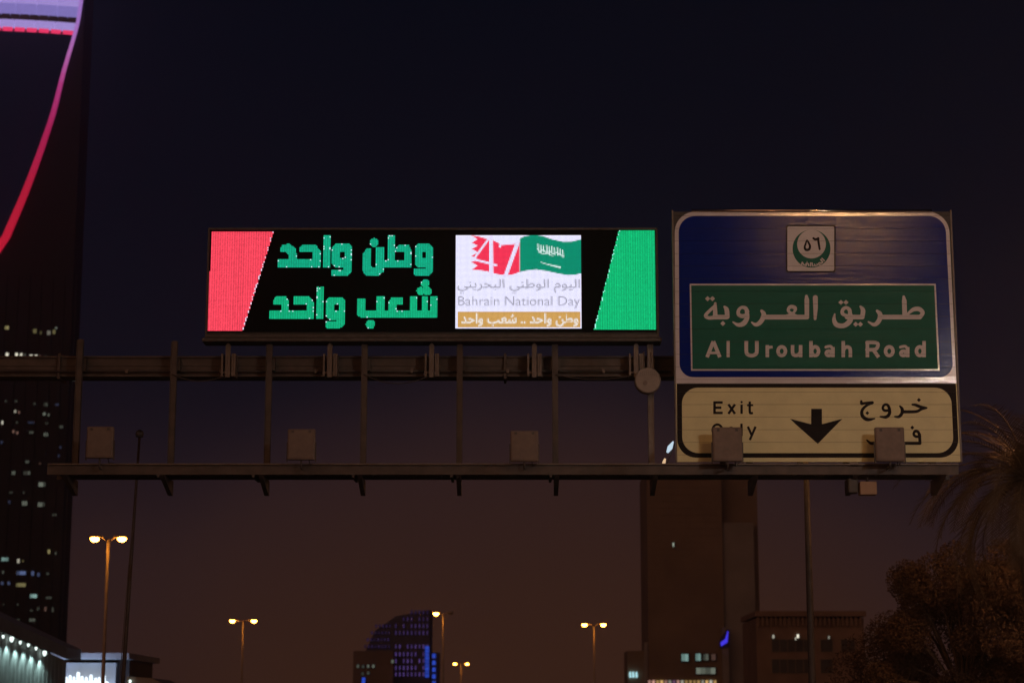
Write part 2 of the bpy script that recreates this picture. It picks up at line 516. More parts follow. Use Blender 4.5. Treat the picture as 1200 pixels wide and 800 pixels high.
for px, pyt, pxb in POSTS[:7]:   # foot plate with its bolts
    x = X_(px, 470, YP)
    fp = MB().box(x-.15, x+.15, YP-.14, YP+.06, zc+.021, zc+.04)
    for sx in (-.11, .11):
        for dy in (-.10, .02): fp.tube([(x+sx, YP+dy, zc+.04), (x+sx, YP+dy, zc+.075)], .016, 6)
    fp.build('foot_plate', M['steel_pale'], gantry)
# catwalk: stringers, edge angle and grating bars
cx0 = X_(61, 548, 44.6); cx1 = X_(1118, 548, 44.6)
m = MB()
m.box(cx0, cx1, YW0, YW0+.05, zc-.13, zc+.10)
m.build('front_stringer', M['steel'], gantry)
m = MB(); m.box(cx0, cx1, YW1-.05, YW1, zc-.13, zc+.06); m.build('rear_stringer', M['steel'], gantry)
m = MB(); m.box(cx0+.02, cx1-.02, YW0-.07, YW0-.003, zc+.085, zc+.115); m.build('toe_rail', M['steel_pale'], gantry)
m = MB()
for i in range(18):
    y = YW0+.09+i*.05; m.box(cx0+.05, cx1-.05, y, y+.012, zc-.03, zc+.02)
for i in range(int((cx1-cx0)/.2)):
    x = cx0+.1+i*.2; m.box(x, x+.012, YW0+.052, YW1-.052, zc-.045, zc-.032)
m.build('grating', M['grating'], gantry)['kind'] = 'stuff'
for px in (190, 300, 416, 530, 645):
    x = X_(px, 548, 44.6); MB().box(x-.03, x+.03, YW0-.02, YW1+.02, zc-.19, zc-.133).build('cross_bearer', M['steel_dark'], gantry)

# ------------------------------------------------------------------ LED display
YL = 44.95
L0 = at(241, 396, YL); L1 = at(773, 396, YL); LT = at(600, 267.5, YL)
disp = empty('led_message_display', (0, YL+.3, L0.z), 'long black electronic display with a red block, green Arabic words and a flag picture', 'display')
xa, xb, za, zb = (X_(242,330,YL), X_(771.5,330,YL), Z_(396,YL), LT.z)
MB().bbox(xa, xb, YL, YL+.45, za, zb, .03).build('case', M['case'], disp)
m = MB()
e = .05
m.box(xa+.01, xb-.01, YL-.06, YL-.002, zb-e, zb-.005); m.box(xa+.01, xb-.01, YL-.06, YL-.002, za+.005, za+e+.03)
m.box(xa+.01, xa+e, YL-.06, YL-.002, za+e+.03, zb-e); m.box(xb-e, xb-.01, YL-.06, YL-.002, za+e+.03, zb-e)
m.build('bezel', M['steel_dark'], disp)
MB().box(xa-.05, xb+.05, YL-.10, YL+.5, za-.09, za-.015).build('bottom_rail', M['steel_dark'], disp)
YF = YL-.012
fx0, fx1, fy0, fy1 = 245.0, 769.5, 270.0, 389.0
PITCHPX = 1.40
NC = int((fx1-fx0)/PITCHPX); NR = int((fy1-fy0)/PITCHPX)
cxs = fx0+(np.arange(NC)+.5)*(fx1-fx0)/NC; cys = fy0+(np.arange(NR)+.5)*(fy1-fy0)/NR
CX, CY = np.meshgrid(cxs, cys)
ang_cabinets = MB()
for i in range(10):              # unlit LED cabinets behind the dots, with hairline joints
    a0 = fx0+(fx1-fx0)*i/10; a1 = fx0+(fx1-fx0)*(i+1)/10
    MB().box(X_(a0,330,YL)+.002, X_(a1,330,YL)-.002, YL-.010, YL-.001, Z_(fy1,YL), Z_(fy0,YL)).build('led_cabinet', M['ledface'], disp)

RED = np.array((.90, .062, .105)); GRN = np.array((.006, .46, .165)); TXT = np.array((.006, .40, .185)); WHT = np.array((.80, .79, 1.0))
DRK = np.array((.24,.22,.30))

def led_object(name, color_img, mask):
    ii = np.argwhere(mask)
    if len(ii) == 0: return
    hx = (fx1-fx0)/NC*.455; hy = (fy1-fy0)/NR*.45
    cx = cxs[ii[:,1]]; cy = cys[ii[:,0]]
    # a column of LEDs is upright on the panel, so use the column's true X
    kx = span(YF); 
    n = len(ii)
    V = np.zeros((n,4,3))
    off = origin(disp)
    X = np.array([X_(x, 330, YF) for x in cxs])[ii[:,1]]
    Zc = np.array([Z_(y, YF) for y in cys])[ii[:,0]]
    px = span(YF)*1.0
    wx = (X_(700,330,YF)-X_(500,330,YF))/200*hx; wz = (Z_(300,YF)-Z_(360,YF))/60*hy
    for j, (sx, sz) in enumerate(((-1,-1),(1,-1),(1,1),(-1,1))):
        V[:,j,0] = X+sx*wx-off.x; V[:,j,1] = YF-off.y; V[:,j,2] = Zc+sz*wz-off.z
    me = bpy.data.meshes.new(name)
    me.vertices.add(n*4); me.vertices.foreach_set('co', V.reshape(-1))
    me.loops.add(n*4); me.loops.foreach_set('vertex_index', np.arange(n*4))
    me.polygons.add(n); me.polygons.foreach_set('loop_start', np.arange(n)*4); me.polygons.foreach_set('loop_total', np.full(n, 4))
    me.update(calc_edges=True)
    ca = me.color_attributes.new('led', 'FLOAT_COLOR', 'CORNER')
    c = color_img[ii[:,0], ii[:,1]]
    c4 = np.ones((n,4,4)); c4[:,:,:3] = c[:,None,:]
    ca.data.foreach_set('color', c4.reshape(-1))
    me.materials.append(M['led'])
    o = link_mesh(name, me, disp)
    return o
m_ = bpy.data.materials.new('led_emitters'); m_.use_nodes = True
t = m_.node_tree; t.nodes.clear()
o_ = t.nodes.new('ShaderNodeOutputMaterial'); e_ = t.nodes.new('ShaderNodeEmission'); a_ = t.nodes.new('ShaderNodeAttribute'); a_.attribute_name = 'led'
t.links.new(a_.outputs['Color'], e_.inputs['Color']); e_.inputs['Strength'].default_value = 1.28
t.links.new(e_.outputs[0], o_.inputs['Surface'])
m_.cycles.emission_sampling = 'FRONT'
M['led'] = m_

def noise_img(shape, amt):
    colv = 1+rng.normal(0, amt*.6, (1, shape[1])); pix = 1+rng.normal(0, amt, shape)
    return (colv*pix)[..., None]
def speckle(img, mask, frac):
    """odd modules at the edge of a lit area that burn white"""
    inner = mask.copy()
    inner[1:-1,1:-1] = mask[1:-1,1:-1] & mask[:-2,1:-1] & mask[2:,1:-1] & mask[1:-1,:-2] & mask[1:-1,2:]
    edge = mask & ~inner
    pick = edge & (rng.random(mask.shape) < frac)
    img[pick] = np.array((.62, .80, .86))
    return img
# red block
F = Field().poly([(246.5,271),(319.5,271),(286,388),(244.5,388)])
mk_ = F.eval(CX, CY) > 0
STR = np.where(np.arange(NC) % 2, 1.12, .86)[None, :, None]
img = np.tile(RED, (NR, NC, 1))*noise_img((NR,NC), .07)*STR
right_edge = mk_ & ~np.roll(mk_, -1, axis=1)
img[right_edge & (rng.random(mk_.shape) < .45)] = (.80,.62,.80)
led_object('red_block', img, mk_)['label'] = 'red slanted block at the left end of the display'
# green block
F = Field().poly([(725.5,270.6),(768,270.6),(768.6,386.5),(695.5,386.5)])
mk_ = F.eval(CX, CY) > 0
img = np.tile(GRN, (NR, NC, 1))*noise_img((NR,NC), .06)*STR
left_edge = mk_ & ~np.roll(mk_, 1, axis=1)
img[left_edge & (rng.random(mk_.shape) < .4)] = (.35,.85,.75)
led_object('green_block', img, mk_)['label'] = 'green slanted block at the right end of the display'
# green Kufi words, two lines
A = Z(300, 265, 6.15); B = Z(400, 265, 6.15)
W = Field()
def zp(z, pts, sub=False): W.poly(z.p(pts), sub)
def zr(z, x0, y0, x1, y1, c=0, sub=False):
    if c: pts = [(x0+c,y0),(x1-c,y0),(x1,y0+c),(x1,y1-c),(x1-c,y1),(x0+c,y1),(x0,y1-c),(x0,y0+c)]
    else: pts = [(x0,y0),(x1,y0),(x1,y1),(x0,y1)]
    W.poly(z.p(pts), sub)
def kufi_waw(z, x0, x1, y0, hole, yb):
    w = x1-x0
    zr(z, x0, y0, x1, yb-62, 26); zr(z, x1-58, y0+60, x1, yb-30)
    zp(z, [(x0-3, yb-50), (x1-40, yb-50), (x1, yb-62), (x1, yb-32), (x1-34, yb), (x0+10, yb), (x0-3, yb-10)])
    zr(z, *hole, sub=True); zp(z, [(x0, yb-63), (x0+76, yb-58), (x0+70, yb-50), (x0, yb-52)], sub=True)
# line 1, left word
zr(A, 150,240,460,300); zp(A, [(170,160),(185,132),(240,128),(285,168),(291,242),(232,242),(232,204),(214,190),(170,190)])
zp(A, [(308,156),(330,130),(422,130),(460,180),(460,300),(405,300),(405,190),(308,190)])
zr(A, 480,62,535,298); kufi_waw(A, 544, 690, 127, (602,190,640,228), 362)
# line 2, left word
zr(A, 104,608,415,664); zp(A, [(125,535),(150,503),(218,503),(243,545),(243,612),(190,612),(190,567),(125,567)])
zp(A, [(272,503),(382,503),(417,545),(417,664),(365,664),(365,565),(272,565)])
zp(A, [(435,438),(460,440),(492,430),(492,664),(435,664)]); kufi_waw(A, 507, 645, 510, (565,568,602,606), 736)
# line 1, right word
kufi_waw(B, 527, 662, 128, (583,190,610,232), 358)
zr(B, 330,62,385,298); zr(B, 298,243,508,298); zp(B, [(383,165),(420,132),(480,130),(508,180),(508,298),(455,298),(455,190),(383,190)])
zp(B, [(155,195),(180,158),(213,158),(213,290),(240,300),(300,243),(303,320),(270,360),(185,360),(153,325)]); zr(B, 245,155,303,330)
zp(B, [(213,200),(245,160),(245,285),(213,285)], sub=True)
W.circle(*B.p([(233,118)])[0], 32/6.15)
# line 2, right word
zp(B, [(120,525),(175,525),(175,608),(690,608),(690,662),(150,662),(120,640)])
zr(B, 258,500,312,620); zp(B, [(343,545),(365,512),(448,512),(448,568),(402,568),(398,612),(343,612)])
zr(B, 640,500,697,612); zr(B, 580,505,628,612); zr(B, 497,505,550,612)
W.circle(*B.p([(213,706)])[0], 33/6.15)
for q in ((605,412),(573,468),(622,468)): W.circle(*B.p([q])[0], 30/6.15)
mk_ = W.eval(CX, CY) > 0
img = np.tile(TXT, (NR, NC, 1))*noise_img((NR,NC), .07)*STR
img[CY < 330] *= np.array((1, .92, 1.12))
img = speckle(img, mk_, .07)
led_object('green_lettering', img, mk_)['label'] = 'two lines of green Arabic words in square letters'

# picture of flags and words
def font_mask(text, x0, y0, x1, y1, X, Y, shear=0.0, bold=0.0):
    """coverage of a line of text fitted into a box of photo pixels"""
    cu = bpy.data.curves.new('words', 'FONT'); cu.body = text; cu.size = 1; cu.offset = bold; cu.resolution_u = 3
    ob = bpy.data.objects.new('words', cu); COL.objects.link(ob)
    dg = bpy.context.evaluated_depsgraph_get()
    me = ob.evaluated_get(dg).to_mesh(); me.calc_loop_triangles()
    V = np.array([v.co[:2] for v in me.vertices]); T = np.array([t.vertices[:] for t in me.loop_triangles])
    ob.evaluated_get(dg).to_mesh_clear(); bpy.data.objects.remove(ob); bpy.data.curves.remove(cu)
    mn = V.min(0); mx = V.max(0)
    P = np.empty_like(V); P[:,0] = x0+(V[:,0]-mn[0])/(mx[0]-mn[0])*(x1-x0); P[:,1] = y1-(V[:,1]-mn[1])/(mx[1]-mn[1])*(y1-y0)
    cov = np.zeros(X.shape); N = 3
    dx = (X[0,1]-X[0,0]); dy = (Y[1,0]-Y[0,0])
    for i in range(N):
        for j in range(N):
            sx = X+dx*((i+.5)/N-.5); sy = Y+dy*((j+.5)/N-.5)
            hit = np.zeros(X.shape, bool)
            for t_ in T:
                a, b, c = P[t_[0]], P[t_[1]], P[t_[2]]
                lx, hx_ = min(a[0],b[0],c[0]), max(a[0],b[0],c[0]); ly, hy_ = min(a[1],b[1],c[1]), max(a[1],b[1],c[1])
                c0, c1 = np.searchsorted(sx[0], (lx, hx_)); r0, r1 = np.searchsorted(sy[:,0], (ly, hy_))
                if c1 <= c0 or r1 <= r0: continue
                xx = sx[r0:r1, c0:c1]; yy = sy[r0:r1, c0:c1]
                d1 = (xx-b[0])*(a[1]-b[1])-(a[0]-b[0])*(yy-b[1])
                d2 = (xx-c[0])*(b[1]-c[1])-(b[0]-c[0])*(yy-c[1])
                d3 = (xx-a[0])*(c[1]-a[1])-(c[0]-a[0])*(yy-a[1])
                hit[r0:r1, c0:c1] |= ~(((d1 < 0)|(d2 < 0)|(d3 < 0)) & ((d1 > 0)|(d2 > 0)|(d3 > 0)))
            cov += hit
    return cov/(N*N)
C = Z(520, 260, 5.717)
pic = Field().rect(534.3, 275.2, 681.8, 385)
pm = pic.eval(CX, CY) > 0
img = np.tile(WHT, (NR, NC, 1))
def cov(F, soft=1.0): return np.clip(F.eval(CX, CY)/soft+.5, 0, 1)[..., None]
def paint(c, colr): 
    global img
    img = img*(1-c)+np.array(colr)*c
zig = [(183,90),(225,116),(188,140),(228,160),(188,180),(228,204),(186,228),(228,250),(186,270),(226,292),(190,320)]
flag = Field().poly(C.p(zig+[(250,324),(300,333),(360,350),(420,358),(470,350),(509,334),(509,140),(440,142),(380,148),(330,124),(280,112),(230,98)]))
paint(cov(flag), (.88,.035,.090))
four = Field().stroke(C.p([(312,98),(200,250)]), 14/5.717, smooth=False).stroke(C.p([(316,98),(319,350)]), 27/5.717, smooth=False).stroke(C.p([(192,250),(270,268),(350,290)]), 15/5.717)
seven = Field().stroke(C.p([(377,165),(380,150),(500,140)]), 15/5.717, smooth=False).stroke(C.p([(495,140),(415,358)]), 26/5.717, smooth=False)
paint(cov(four), WHT*np.array((1,.93,.98))); paint(cov(seven), WHT*np.array((1,.93,.98)))
gf = Field().poly(C.p([(510,112),(545,96),(600,87),(660,94),(730,118),(800,133),(860,132),(925,116),(925,343),(880,354),(830,356),(770,346),(690,328),(620,318),(560,324),(510,335)]))
paint(cov(gf), (.004,.255,.150))
# white script and sword on the green flag
sh = Field()
for i, (x, y) in enumerate([(632,150),(650,156),(668,162),(690,160),(706,168),(724,166),(742,174),(762,172),(780,184),(798,190)]):
    sh.stroke(C.p([(x, y), (x+3, y+44+8*math.sin(i*2.1))]), 8/5.717, smooth=False)
sh.stroke(C.p([(630,182),(645,196),(668,190),(690,205),(712,198),(735,214),(760,205),(782,222),(803,228)]), 8/5.717)
sh.stroke(C.p([(640,205),(670,214),(700,212),(730,228)]), 5/5.717)
paint(cov(sh)*.85, (.72,.88,.86))
sw = Field().stroke(C.p([(650,270,4),(700,285,6),(778,304,12)]))
paint(cov(sw), (.72,.88,.86))
# grey thin words
GREY = (.33,.32,.42)
X0, X1 = C.p([(92,0)])[0][0], C.p([(912,0)])[0][0]
line_ar = '\uFEF2\uFEE8\uFEF3\uFEAE\uFEA4\uFE92\uFEDF\uFE8D \uFEF2\uFEE8\uFEC3\uFEEE\uFEDF\uFE8D \uFEE1\uFEEE\uFEF4\uFEDF\uFE8D'
c_ = font_mask(line_ar, X0, 260+382/5.717, X1, 260+478/5.717, CX, CY)[..., None]; paint(np.clip(c_*1.15, 0, 1), GREY)
c_ = font_mask('Bahrain National Day', X0+1, 260+498/5.717, X1, 260+580/5.717, CX, CY, bold=-.006)[..., None]; paint(np.clip(c_*1.1, 0, 1), GREY)
band = Field().rect(*C.p([(97,602)])[0], *C.p([(914,706)])[0]); paint(cov(band, .6), (.60,.335,.095))
line_b = '\uFEAA\uFEA3\uFE8D\uFEED \uFE90\uFECC\uFEB7 .. \uFEAA\uFEA3\uFE8D\uFEED \uFEE6\uFEC3\uFEED'
c_ = font_mask(line_b, 520+118/5.717, 260+612/5.717, 520+900/5.717, 260+700/5.717, CX, CY, bold=.02)[..., None]; paint(np.clip(c_*1.15, 0, 1), (.82,.76,.70))
img = img*noise_img((NR,NC), .015)
led_object('flag_picture', img, pm)['label'] = 'bright white picture with two flags, 47 and grey words'

# display brackets on the main beam (three plates and a stem each)
for px in (268, 387, 506, 626, 745):
    x = X_(px, 425, YP)
    z0, z1 = Z_(443, YP), Z_(415, YP)
    m = MB()
    for dx in (-.14, .10, .15): m.box(x+dx-.022, x+dx+.022, YP-.1, YG-.064, z0+.03, z1)
    m.box(x-.055, x+.055, YP-.16, YP-.102, z0, Z_(405, YP))
    m.box(x-.03, x+.03, YP-.16, YP-.102, Z_(405, YP)+.002, za-.092)
    m.box(x-.17, x+.17, YP-.098, YP-.06, z0+.1, z0+.14)
    m.build('display_bracket', M['steel_pale'], disp)

# ------------------------------------------------------------------ road sign
YS = 44.20
sx0, sx1 = X_(791.5, 400, YS), X_(1119.5, 400, YS)
sz0, sz1 = Z_(541, YS), Z_(248, YS)
sign = empty('exit_road_sign', ((sx0+sx1)/2, YS+.2, sz0), 'tall blue, green and cream direction sign for Al Uroubah Road with a down arrow', 'road sign')
edges = [Z_(248, YS)] + [Z_(j, YS) for j in JOINTS] + [sz0]
plank_me = None
lev = sorted(set(edges), reverse=True)
lev = [z for z in lev if z >= sz0]
for i in range(len(lev)-1):
    z1_, z0_ = lev[i]-.004, lev[i+1]+.004
    if z1_-z0_ < .03: continue
    if plank_me is None or abs((z1_-z0_)-ph) > .01:
        m = MB(); ph = z1_-z0_
        m.box(sx0, sx1, YS, YS+.05, z0_, z1_); m.box(sx0+.05, sx1-.05, YS+.052, YS+.08, z0_+.02, z0_+.05)
        o = m.build('plank', M['plank'], sign); plank_me = o.data; base_z = z0_
    else:
        o = link_mesh('plank', plank_me, sign, (0, 0, z0_-base_z))
TX = (1.2, 9.5)
def fm(name, F, layer, material, step=.5, joints=True): return field_mesh(name, F, YS-.003-.003*layer, material, sign, step, JOINTS if joints else None)
# upper face: white rim rounded at the top, blue field
F = Field().poly(rrect(790.5, 248.2, 1111.5, 449.2, (24,24,0,0), TX)); fm('white_border', F, 1, M['film_white'], .6)
F = Field().poly(rrect(795.2, 253.2, 1107.6, 441.8, (19,19,16,16), TX)); fm('blue_field', F, 2, M['film_blue'], .6)
# lower face
F = Field().poly(rrect(791.8, 449.4, 1121.2, 541, (0,0,0,0), (.6, 4.4))); fm('cream_border', F, 1, M['film_cream'], .6)
F = Field().poly(rrect(793.2, 449.4, 1120.0, 536.0, (0,0,22,22), (.6, 4))); fm('black_surround', F, 2, M['film_black'], .5)
F = Field().poly(rrect(799.0, 454.0, 1114.4, 530.6, (19,19,19,19), (.6, 3.4))); fm('cream_field', F, 3, M['film_cream'], .5)
# green panel
F = Field().poly(rrect(808.2, 332.4, 1096.6, 434.2, (0,0,0,0), (1.6, 4.6))); fm('green_panel_border', F, 3, M['film_white'], .5)
F = Field().poly(rrect(810.0, 334.3, 1094.8, 432.3, (0,0,0,0), (1.6, 4.4))); fm('green_panel', F, 4, M['film_green'], .5)

# Arabic line on the green panel
a = Z(810, 325, 7.273); b = Z(950, 325, 7.275)
AR = Field()
def st(z, pts, w=None, **k):
    P = z.p([(q[0], q[1], (q[2] if len(q) > 2 else w)+4) for q in pts]); AR.stroke(P, **k)
st(a, [(1058,172,38),(1060,260,34),(1056,352,20)], smooth=False)
st(a, [(982,160,20),(985,190,36),(986,330,34)], smooth=False)
st(a, [(986,338),(612,338)], 35, smooth=False)
st(a, [(905,335,26),(868,315,22),(828,285,20),(838,256,26),(862,250,28),(885,262,28),(882,288,18),(850,315,20),(800,335,28)])
st(a, [(600,285,20),(618,310,34),(612,345,36),(585,385,34),(550,402,26),(515,382,8)])
st(a, [(478,290,30),(462,262,28),(430,256,22),(404,280,24),(404,315,28),(435,330,30),(470,322,30)])
st(a, [(474,290,30),(476,345,34),(446,392,38),(400,404,26),(356,380,8)])
st(a, [(300,338),(195,338)], 34, smooth=False)
st(a, [(283,250,14),(302,275,34),(308,335,34)])
st(a, [(205,222,18),(203,262,30),(206,338,36)], smooth=False)
st(a, [(196,250,24),(158,282,22),(122,325,24),(150,344,26),(200,340,30)])
for q in ((140,181),(181,181),(270,392)): AR.dia(*a.p([q])[0], 22/7.273)
fm('arabic_word', AR, 5, M['film_text'], .35); AR = Field()
st(b, [(793,165,18),(798,200,36),(802,330,36)], smooth=False)
st(b, [(930,338),(590,338)], 34, smooth=False)
st(b, [(806,335,16),(840,300,20),(880,272,30),(925,270,34),(955,300,30),(935,335,30)])
st(b, [(566,285,18),(590,310,34),(592,345,36),(570,385,34),(538,402,26),(492,378,8)])
st(b, [(440,338),(310,338)], 34, smooth=False)
st(b, [(424,248,14),(446,280,34),(440,335,34)])
st(b, [(335,330,30),(332,280,28),(305,258,24),(276,272,26),(270,305,26),(300,325,26),(335,330,30)])
st(b, [(338,320,34),(335,370,40),(285,410,36),(225,405,36),(200,365,30),(205,312,8)])
for q in ((258,213),(301,213),(384,399),(424,399)): AR.dia(*b.p([q])[0], 22/7.275)
fm('arabic_word', AR, 5, M['film_text'], .35)
# Latin line, drawn with a plain highway letter
LT_ = Field()
T, Bl, XH, SW = 399.4, 418.4, 404.2, 4.15
def V(x, y0, y1, w=SW): LT_.stroke([(x,y0),(x,y1)], w, smooth=False, butt=True)
def bowl(x0, x1, y0=XH, y1=Bl, w=SW):
    cx, cy = (x0+x1)/2, (y0+y1)/2; rx, ry = (x1-x0)/2-w/2, (y1-y0)/2-w/2
    LT_.stroke([(cx+rx*math.cos(t)*(1 if abs(math.cos(t)) < .9 else .98), cy+ry*math.sin(t)) for t in np.linspace(0, 2*math.pi, 17)[:-1]], w, closed=True)
def la(x0, x1): bowl(x0, x1-1.6, 409.2); V(x1-SW/2, 406.5, Bl); LT_.stroke([(x0+1.6,406.6),(x0+4,405.6+.3),(x1-4.5,405.9),(x1-SW/2,409.5)], 3.2)
LT_.stroke([(828.6,Bl),(836,T+.4)], SW+.1, smooth=False, butt=True); LT_.stroke([(843.6,Bl),(836,T+.4)], SW+.1, smooth=False, butt=True); LT_.stroke([(831.4,413.4),(840.8,413.4)], 3, smooth=False)
V(853.3, T, Bl, 3.7)
fm('latin_word', LT_, 5, M['film_text'], .35); LT_ = Field()
LT_.stroke([(874.6,T),(874.6,411),(875.8,414.8),(880.8,416.5),(885.6,414.8),(886.9,411),(886.9,T)], SW+.2, butt=True)
V(899.2, XH, Bl); LT_.stroke([(899.4,409.5),(900.8,407.2),(905.4,406.4)], 3.2, butt=True)
bowl(909.6, 922.6)
LT_.stroke([(928.8,XH),(928.8,412.5),(930,415.4),(933.4,416.2),(937,414.4),(938.2,411)], SW, butt=True); V(938.2, XH, Bl)
V(950.4, T, Bl); bowl(949, 961.4)
la(966.2, 978.2)
V(988.2, T, Bl); LT_.stroke([(988.4,410.4),(990,407.4),(993,406.4),(995.6,407.6),(996.5,411),(996.5,Bl)], SW, butt=True)
fm('latin_word', LT_, 5, M['film_text'], .35); LT_ = Field()
V(1016.5, T, Bl); LT_.stroke([(1016,T+1.7),(1024.5,T+1.7),(1028.4,402.4),(1028.7,405.2),(1027,408.4),(1023,409.6),(1016,409.6)], SW); LT_.stroke([(1023,409),(1029.6,Bl)], SW+.1, smooth=False, butt=True)
bowl(1035.6, 1048.6)
la(1053.6, 1065.8)
V(1082.9, T, Bl); bowl(1071.8, 1084.2)
fm('latin_word', LT_, 5, M['film_text'], .35)

# route emblem
EM = Field().poly(rrect(920.9, 263.5, 979.3, 319.3, (3,3,3,3))); fm('emblem_plate_edge', EM, 3, M['film_black'], .4)
EM = Field().poly(rrect(922.6, 265.2, 977.6, 317.6, (2,2,2,2))); fm('emblem_plate', EM, 4, M['film_text'], .4)
EM = Field().circle(951, 291.4, 22.2); fm('emblem_disc', EM, 5, M['film_green'], .3)
EM = Field().circle(951, 286.0, 16.8); fm('emblem_inner_disc', EM, 6, M['film_text'], .3)
EM = Field().stroke([(945.6,281.6,1.7),(947.6,284.5,2.3),(949.2,288.5,2.6),(948,292.2,2.9),(944.4,292.6,2.9),(943,289.6,2.5),(944.2,285.5,2.1)], closed=True)
EM.stroke([(953.2,279.2,2.5),(955.6,280.6,2.7),(959,279.4,2.7)]); EM.stroke([(958.8,279.2,2.7),(959.2,284,2.6),(960.6,292,2.3)])
fm('route_number', EM, 7, M['film_black'], .25)
EM = Field()
def arc(u, v):                   # along the lower rim of the disc
    th = math.radians(90-u); r = 19.3+v
    return (951+r*math.cos(th), 291.4+r*math.sin(th))
for u0 in (47, 40): EM.stroke([arc(u0, -2.6), arc(u0, 1.2)], 1.5, smooth=False)
EM.stroke([arc(40,1.2),arc(33,1.2),arc(31,-.2)], 1.5); EM.stroke([arc(27,-.4),arc(25,1.4),arc(29,3)], 1.4)
EM.stroke([arc(20,-.4),arc(19,1.2),arc(4,1.2)], 1.2); EM.stroke([arc(12,1.2),arc(11,-.8)], 1.4); EM.stroke([arc(4,1.2),arc(2,-2.6)], 1.5, smooth=False)
EM.stroke([arc(-4,-2.6),arc(-3,1.2)], 1.5, smooth=False); EM.stroke([arc(-9,1),arc(-14,-1.5),arc(-20,-.6),arc(-17,1.2),arc(-26,1.4),arc(-34,0),arc(-32,2.4)], 1.5)
for q in (22, -19, 13): EM.circle(*arc(q, -3.2 if q < 0 else 3), .55)
fm('emblem_lettering', EM, 7, M['film_text'], .25)

# lower legend
c = Z(800, 450, 7.5); d = Z(960, 450, 7.06)
LO = Field()
def sl(z, pts, w, **k): LO.stroke(z.p([(q[0], q[1], (q[2] if len(q) > 2 else w)+(5 if z is d else 3.5)) for q in pts]), **k)
sl(c, [(280,150),(280,262)], 19, smooth=False, butt=True)
for y in (160, 206, 252): sl(c, [(275,y),(352 if y != 206 else 340,y)], 18, smooth=False, butt=True)
sl(c, [(402,176),(460,260)], 18, smooth=False, butt=True); sl(c, [(460,176),(402,260)], 18, smooth=False, butt=True)
sl(c, [(518,178),(518,260)], 17, smooth=False, butt=True); LO.circle(*c.p([(518,157)])[0], 10/7.5)
sl(c, [(590,152),(590,240),(598,254),(618,252)], 17, butt=True); sl(c, [(566,184),(620,184)], 14, smooth=False, butt=True)
fm('latin_word', LO, 5, M['film_black'], .3); LO = Field()
sl(c, [(305+42*math.cos(t_), 402+48*math.sin(t_)) for t_ in np.linspace(0, 2*math.pi, 17)[:-1]], 17, closed=True)
sl(c, [(392,380),(392,455)], 17, smooth=False, butt=True); sl(c, [(394,410),(410,388),(432,384),(450,400),(452,455)], 17, butt=True)
sl(c, [(517,346),(517,455)], 17, smooth=False, butt=True)
sl(c, [(573,372),(608,450)], 17, smooth=False, butt=True); sl(c, [(641,372),(590,490)], 17, smooth=False, butt=True)
fm('latin_word', LO, 5, M['film_black'], .3); LO = Field()
LO.poly([(950.6,478.8),(963.2,478.8),(963.2,496.8),(987.4,490.4),(982,495.6),(958.4,519.8),(931.5,496.0),(925.8,490.4),(950.6,496.8)])
fm('down_arrow', LO, 5, M['film_black'], .4); LO = Field()
# two short Arabic words
sl(d, [(770,168,10),(800,172,20),(835,186,20),(888,196,12)], 16); sl(d, [(884,196,14),(845,206,18),(800,226,20),(690,228,22)], 16)
LO.dia(*d.p([(825,130)])[0], 17/7.06)
sl(d, [(668,182,10),(686,205,22),(684,240,22),(660,268,20),(625,268,8)], 16)
sl(d, [(582,205,20),(566,172,18),(538,172,16),(526,200,16),(545,218,18),(582,215,18)], 16); sl(d, [(580,200,20),(582,240,22),(555,270,22),(505,268,8)], 16)
sl(d, [(348,140,14),(352,160,20),(380,156,16),(440,152,20)], 16); sl(d, [(440,156,14),(392,176,16),(356,215,20),(358,262,24),(400,292,24),(458,284,8)], 16)
LO.dia(*d.p([(398,238)])[0], 16/7.06)
fm('arabic_word', LO, 5, M['film_black'], .3); LO = Field()
sl(d, [(832,488),(432,488)], 22, smooth=False); sl(d, [(395,462,8),(420,484,18),(440,488,20)], 16)
sl(d, [(832,430,20),(818,394,18),(792,390,18),(782,415,16),(800,432,18),(832,432,18)], 16); sl(d, [(830,415),(834,488)], 20, smooth=False)
LO.dia(*d.p([(770,358)])[0], 17/7.06)
sl(d, [(640,488,20),(640,445,16)], 16, smooth=False); LO.dia(*d.p([(655,400)])[0], 15/7.06); LO.dia(*d.p([(625,400)])[0], 15/7.06)
sl(d, [(555,380,18),(558,488,20)], 16, smooth=False); sl(d, [(560,485,14),(590,448,18),(615,470,18),(600,488,18)], 16)
fm('arabic_word', LO, 5, M['film_black'], .3)
# trims and posts
m = MB(); m.tube([(sx0+.42, YS-.012, sz1+.018), (sx1-.42, YS-.012, sz1+.012)], .042, 16)
m.build('top_trim', M['trim'], sign)
for x in (sx0-.02, sx1+.02):
    MB().box(x-.018, x+.018, YS-.02, YS+.09, sz0-.01, sz1+.03).build('side_trim', M['steel_pale'], sign)
for px in (845, 935, 1000, 1075):
    x = X_(px, 400, YS); MB().box(x-.06, x+.06, YS+.085, YS+.20, sz0-.30, sz1-.15).build('rear_post', M['steel'], sign)
x = X_(1000.5, 545, YS); MB().bbox(x-.10, x+.10, YS-.05, YS+.08, sz0-.12, sz0-.012, .01).build('bottom_tab', M['steel_pale'], sign)
for px in (845, 1000, 1075):
    x = X_(px, 430, YG); MB().box(x-.05, x+.05, YS+.205, YG-.07, zb0+.12, zb0+.24).build('support_arm', M['steel'], sign)

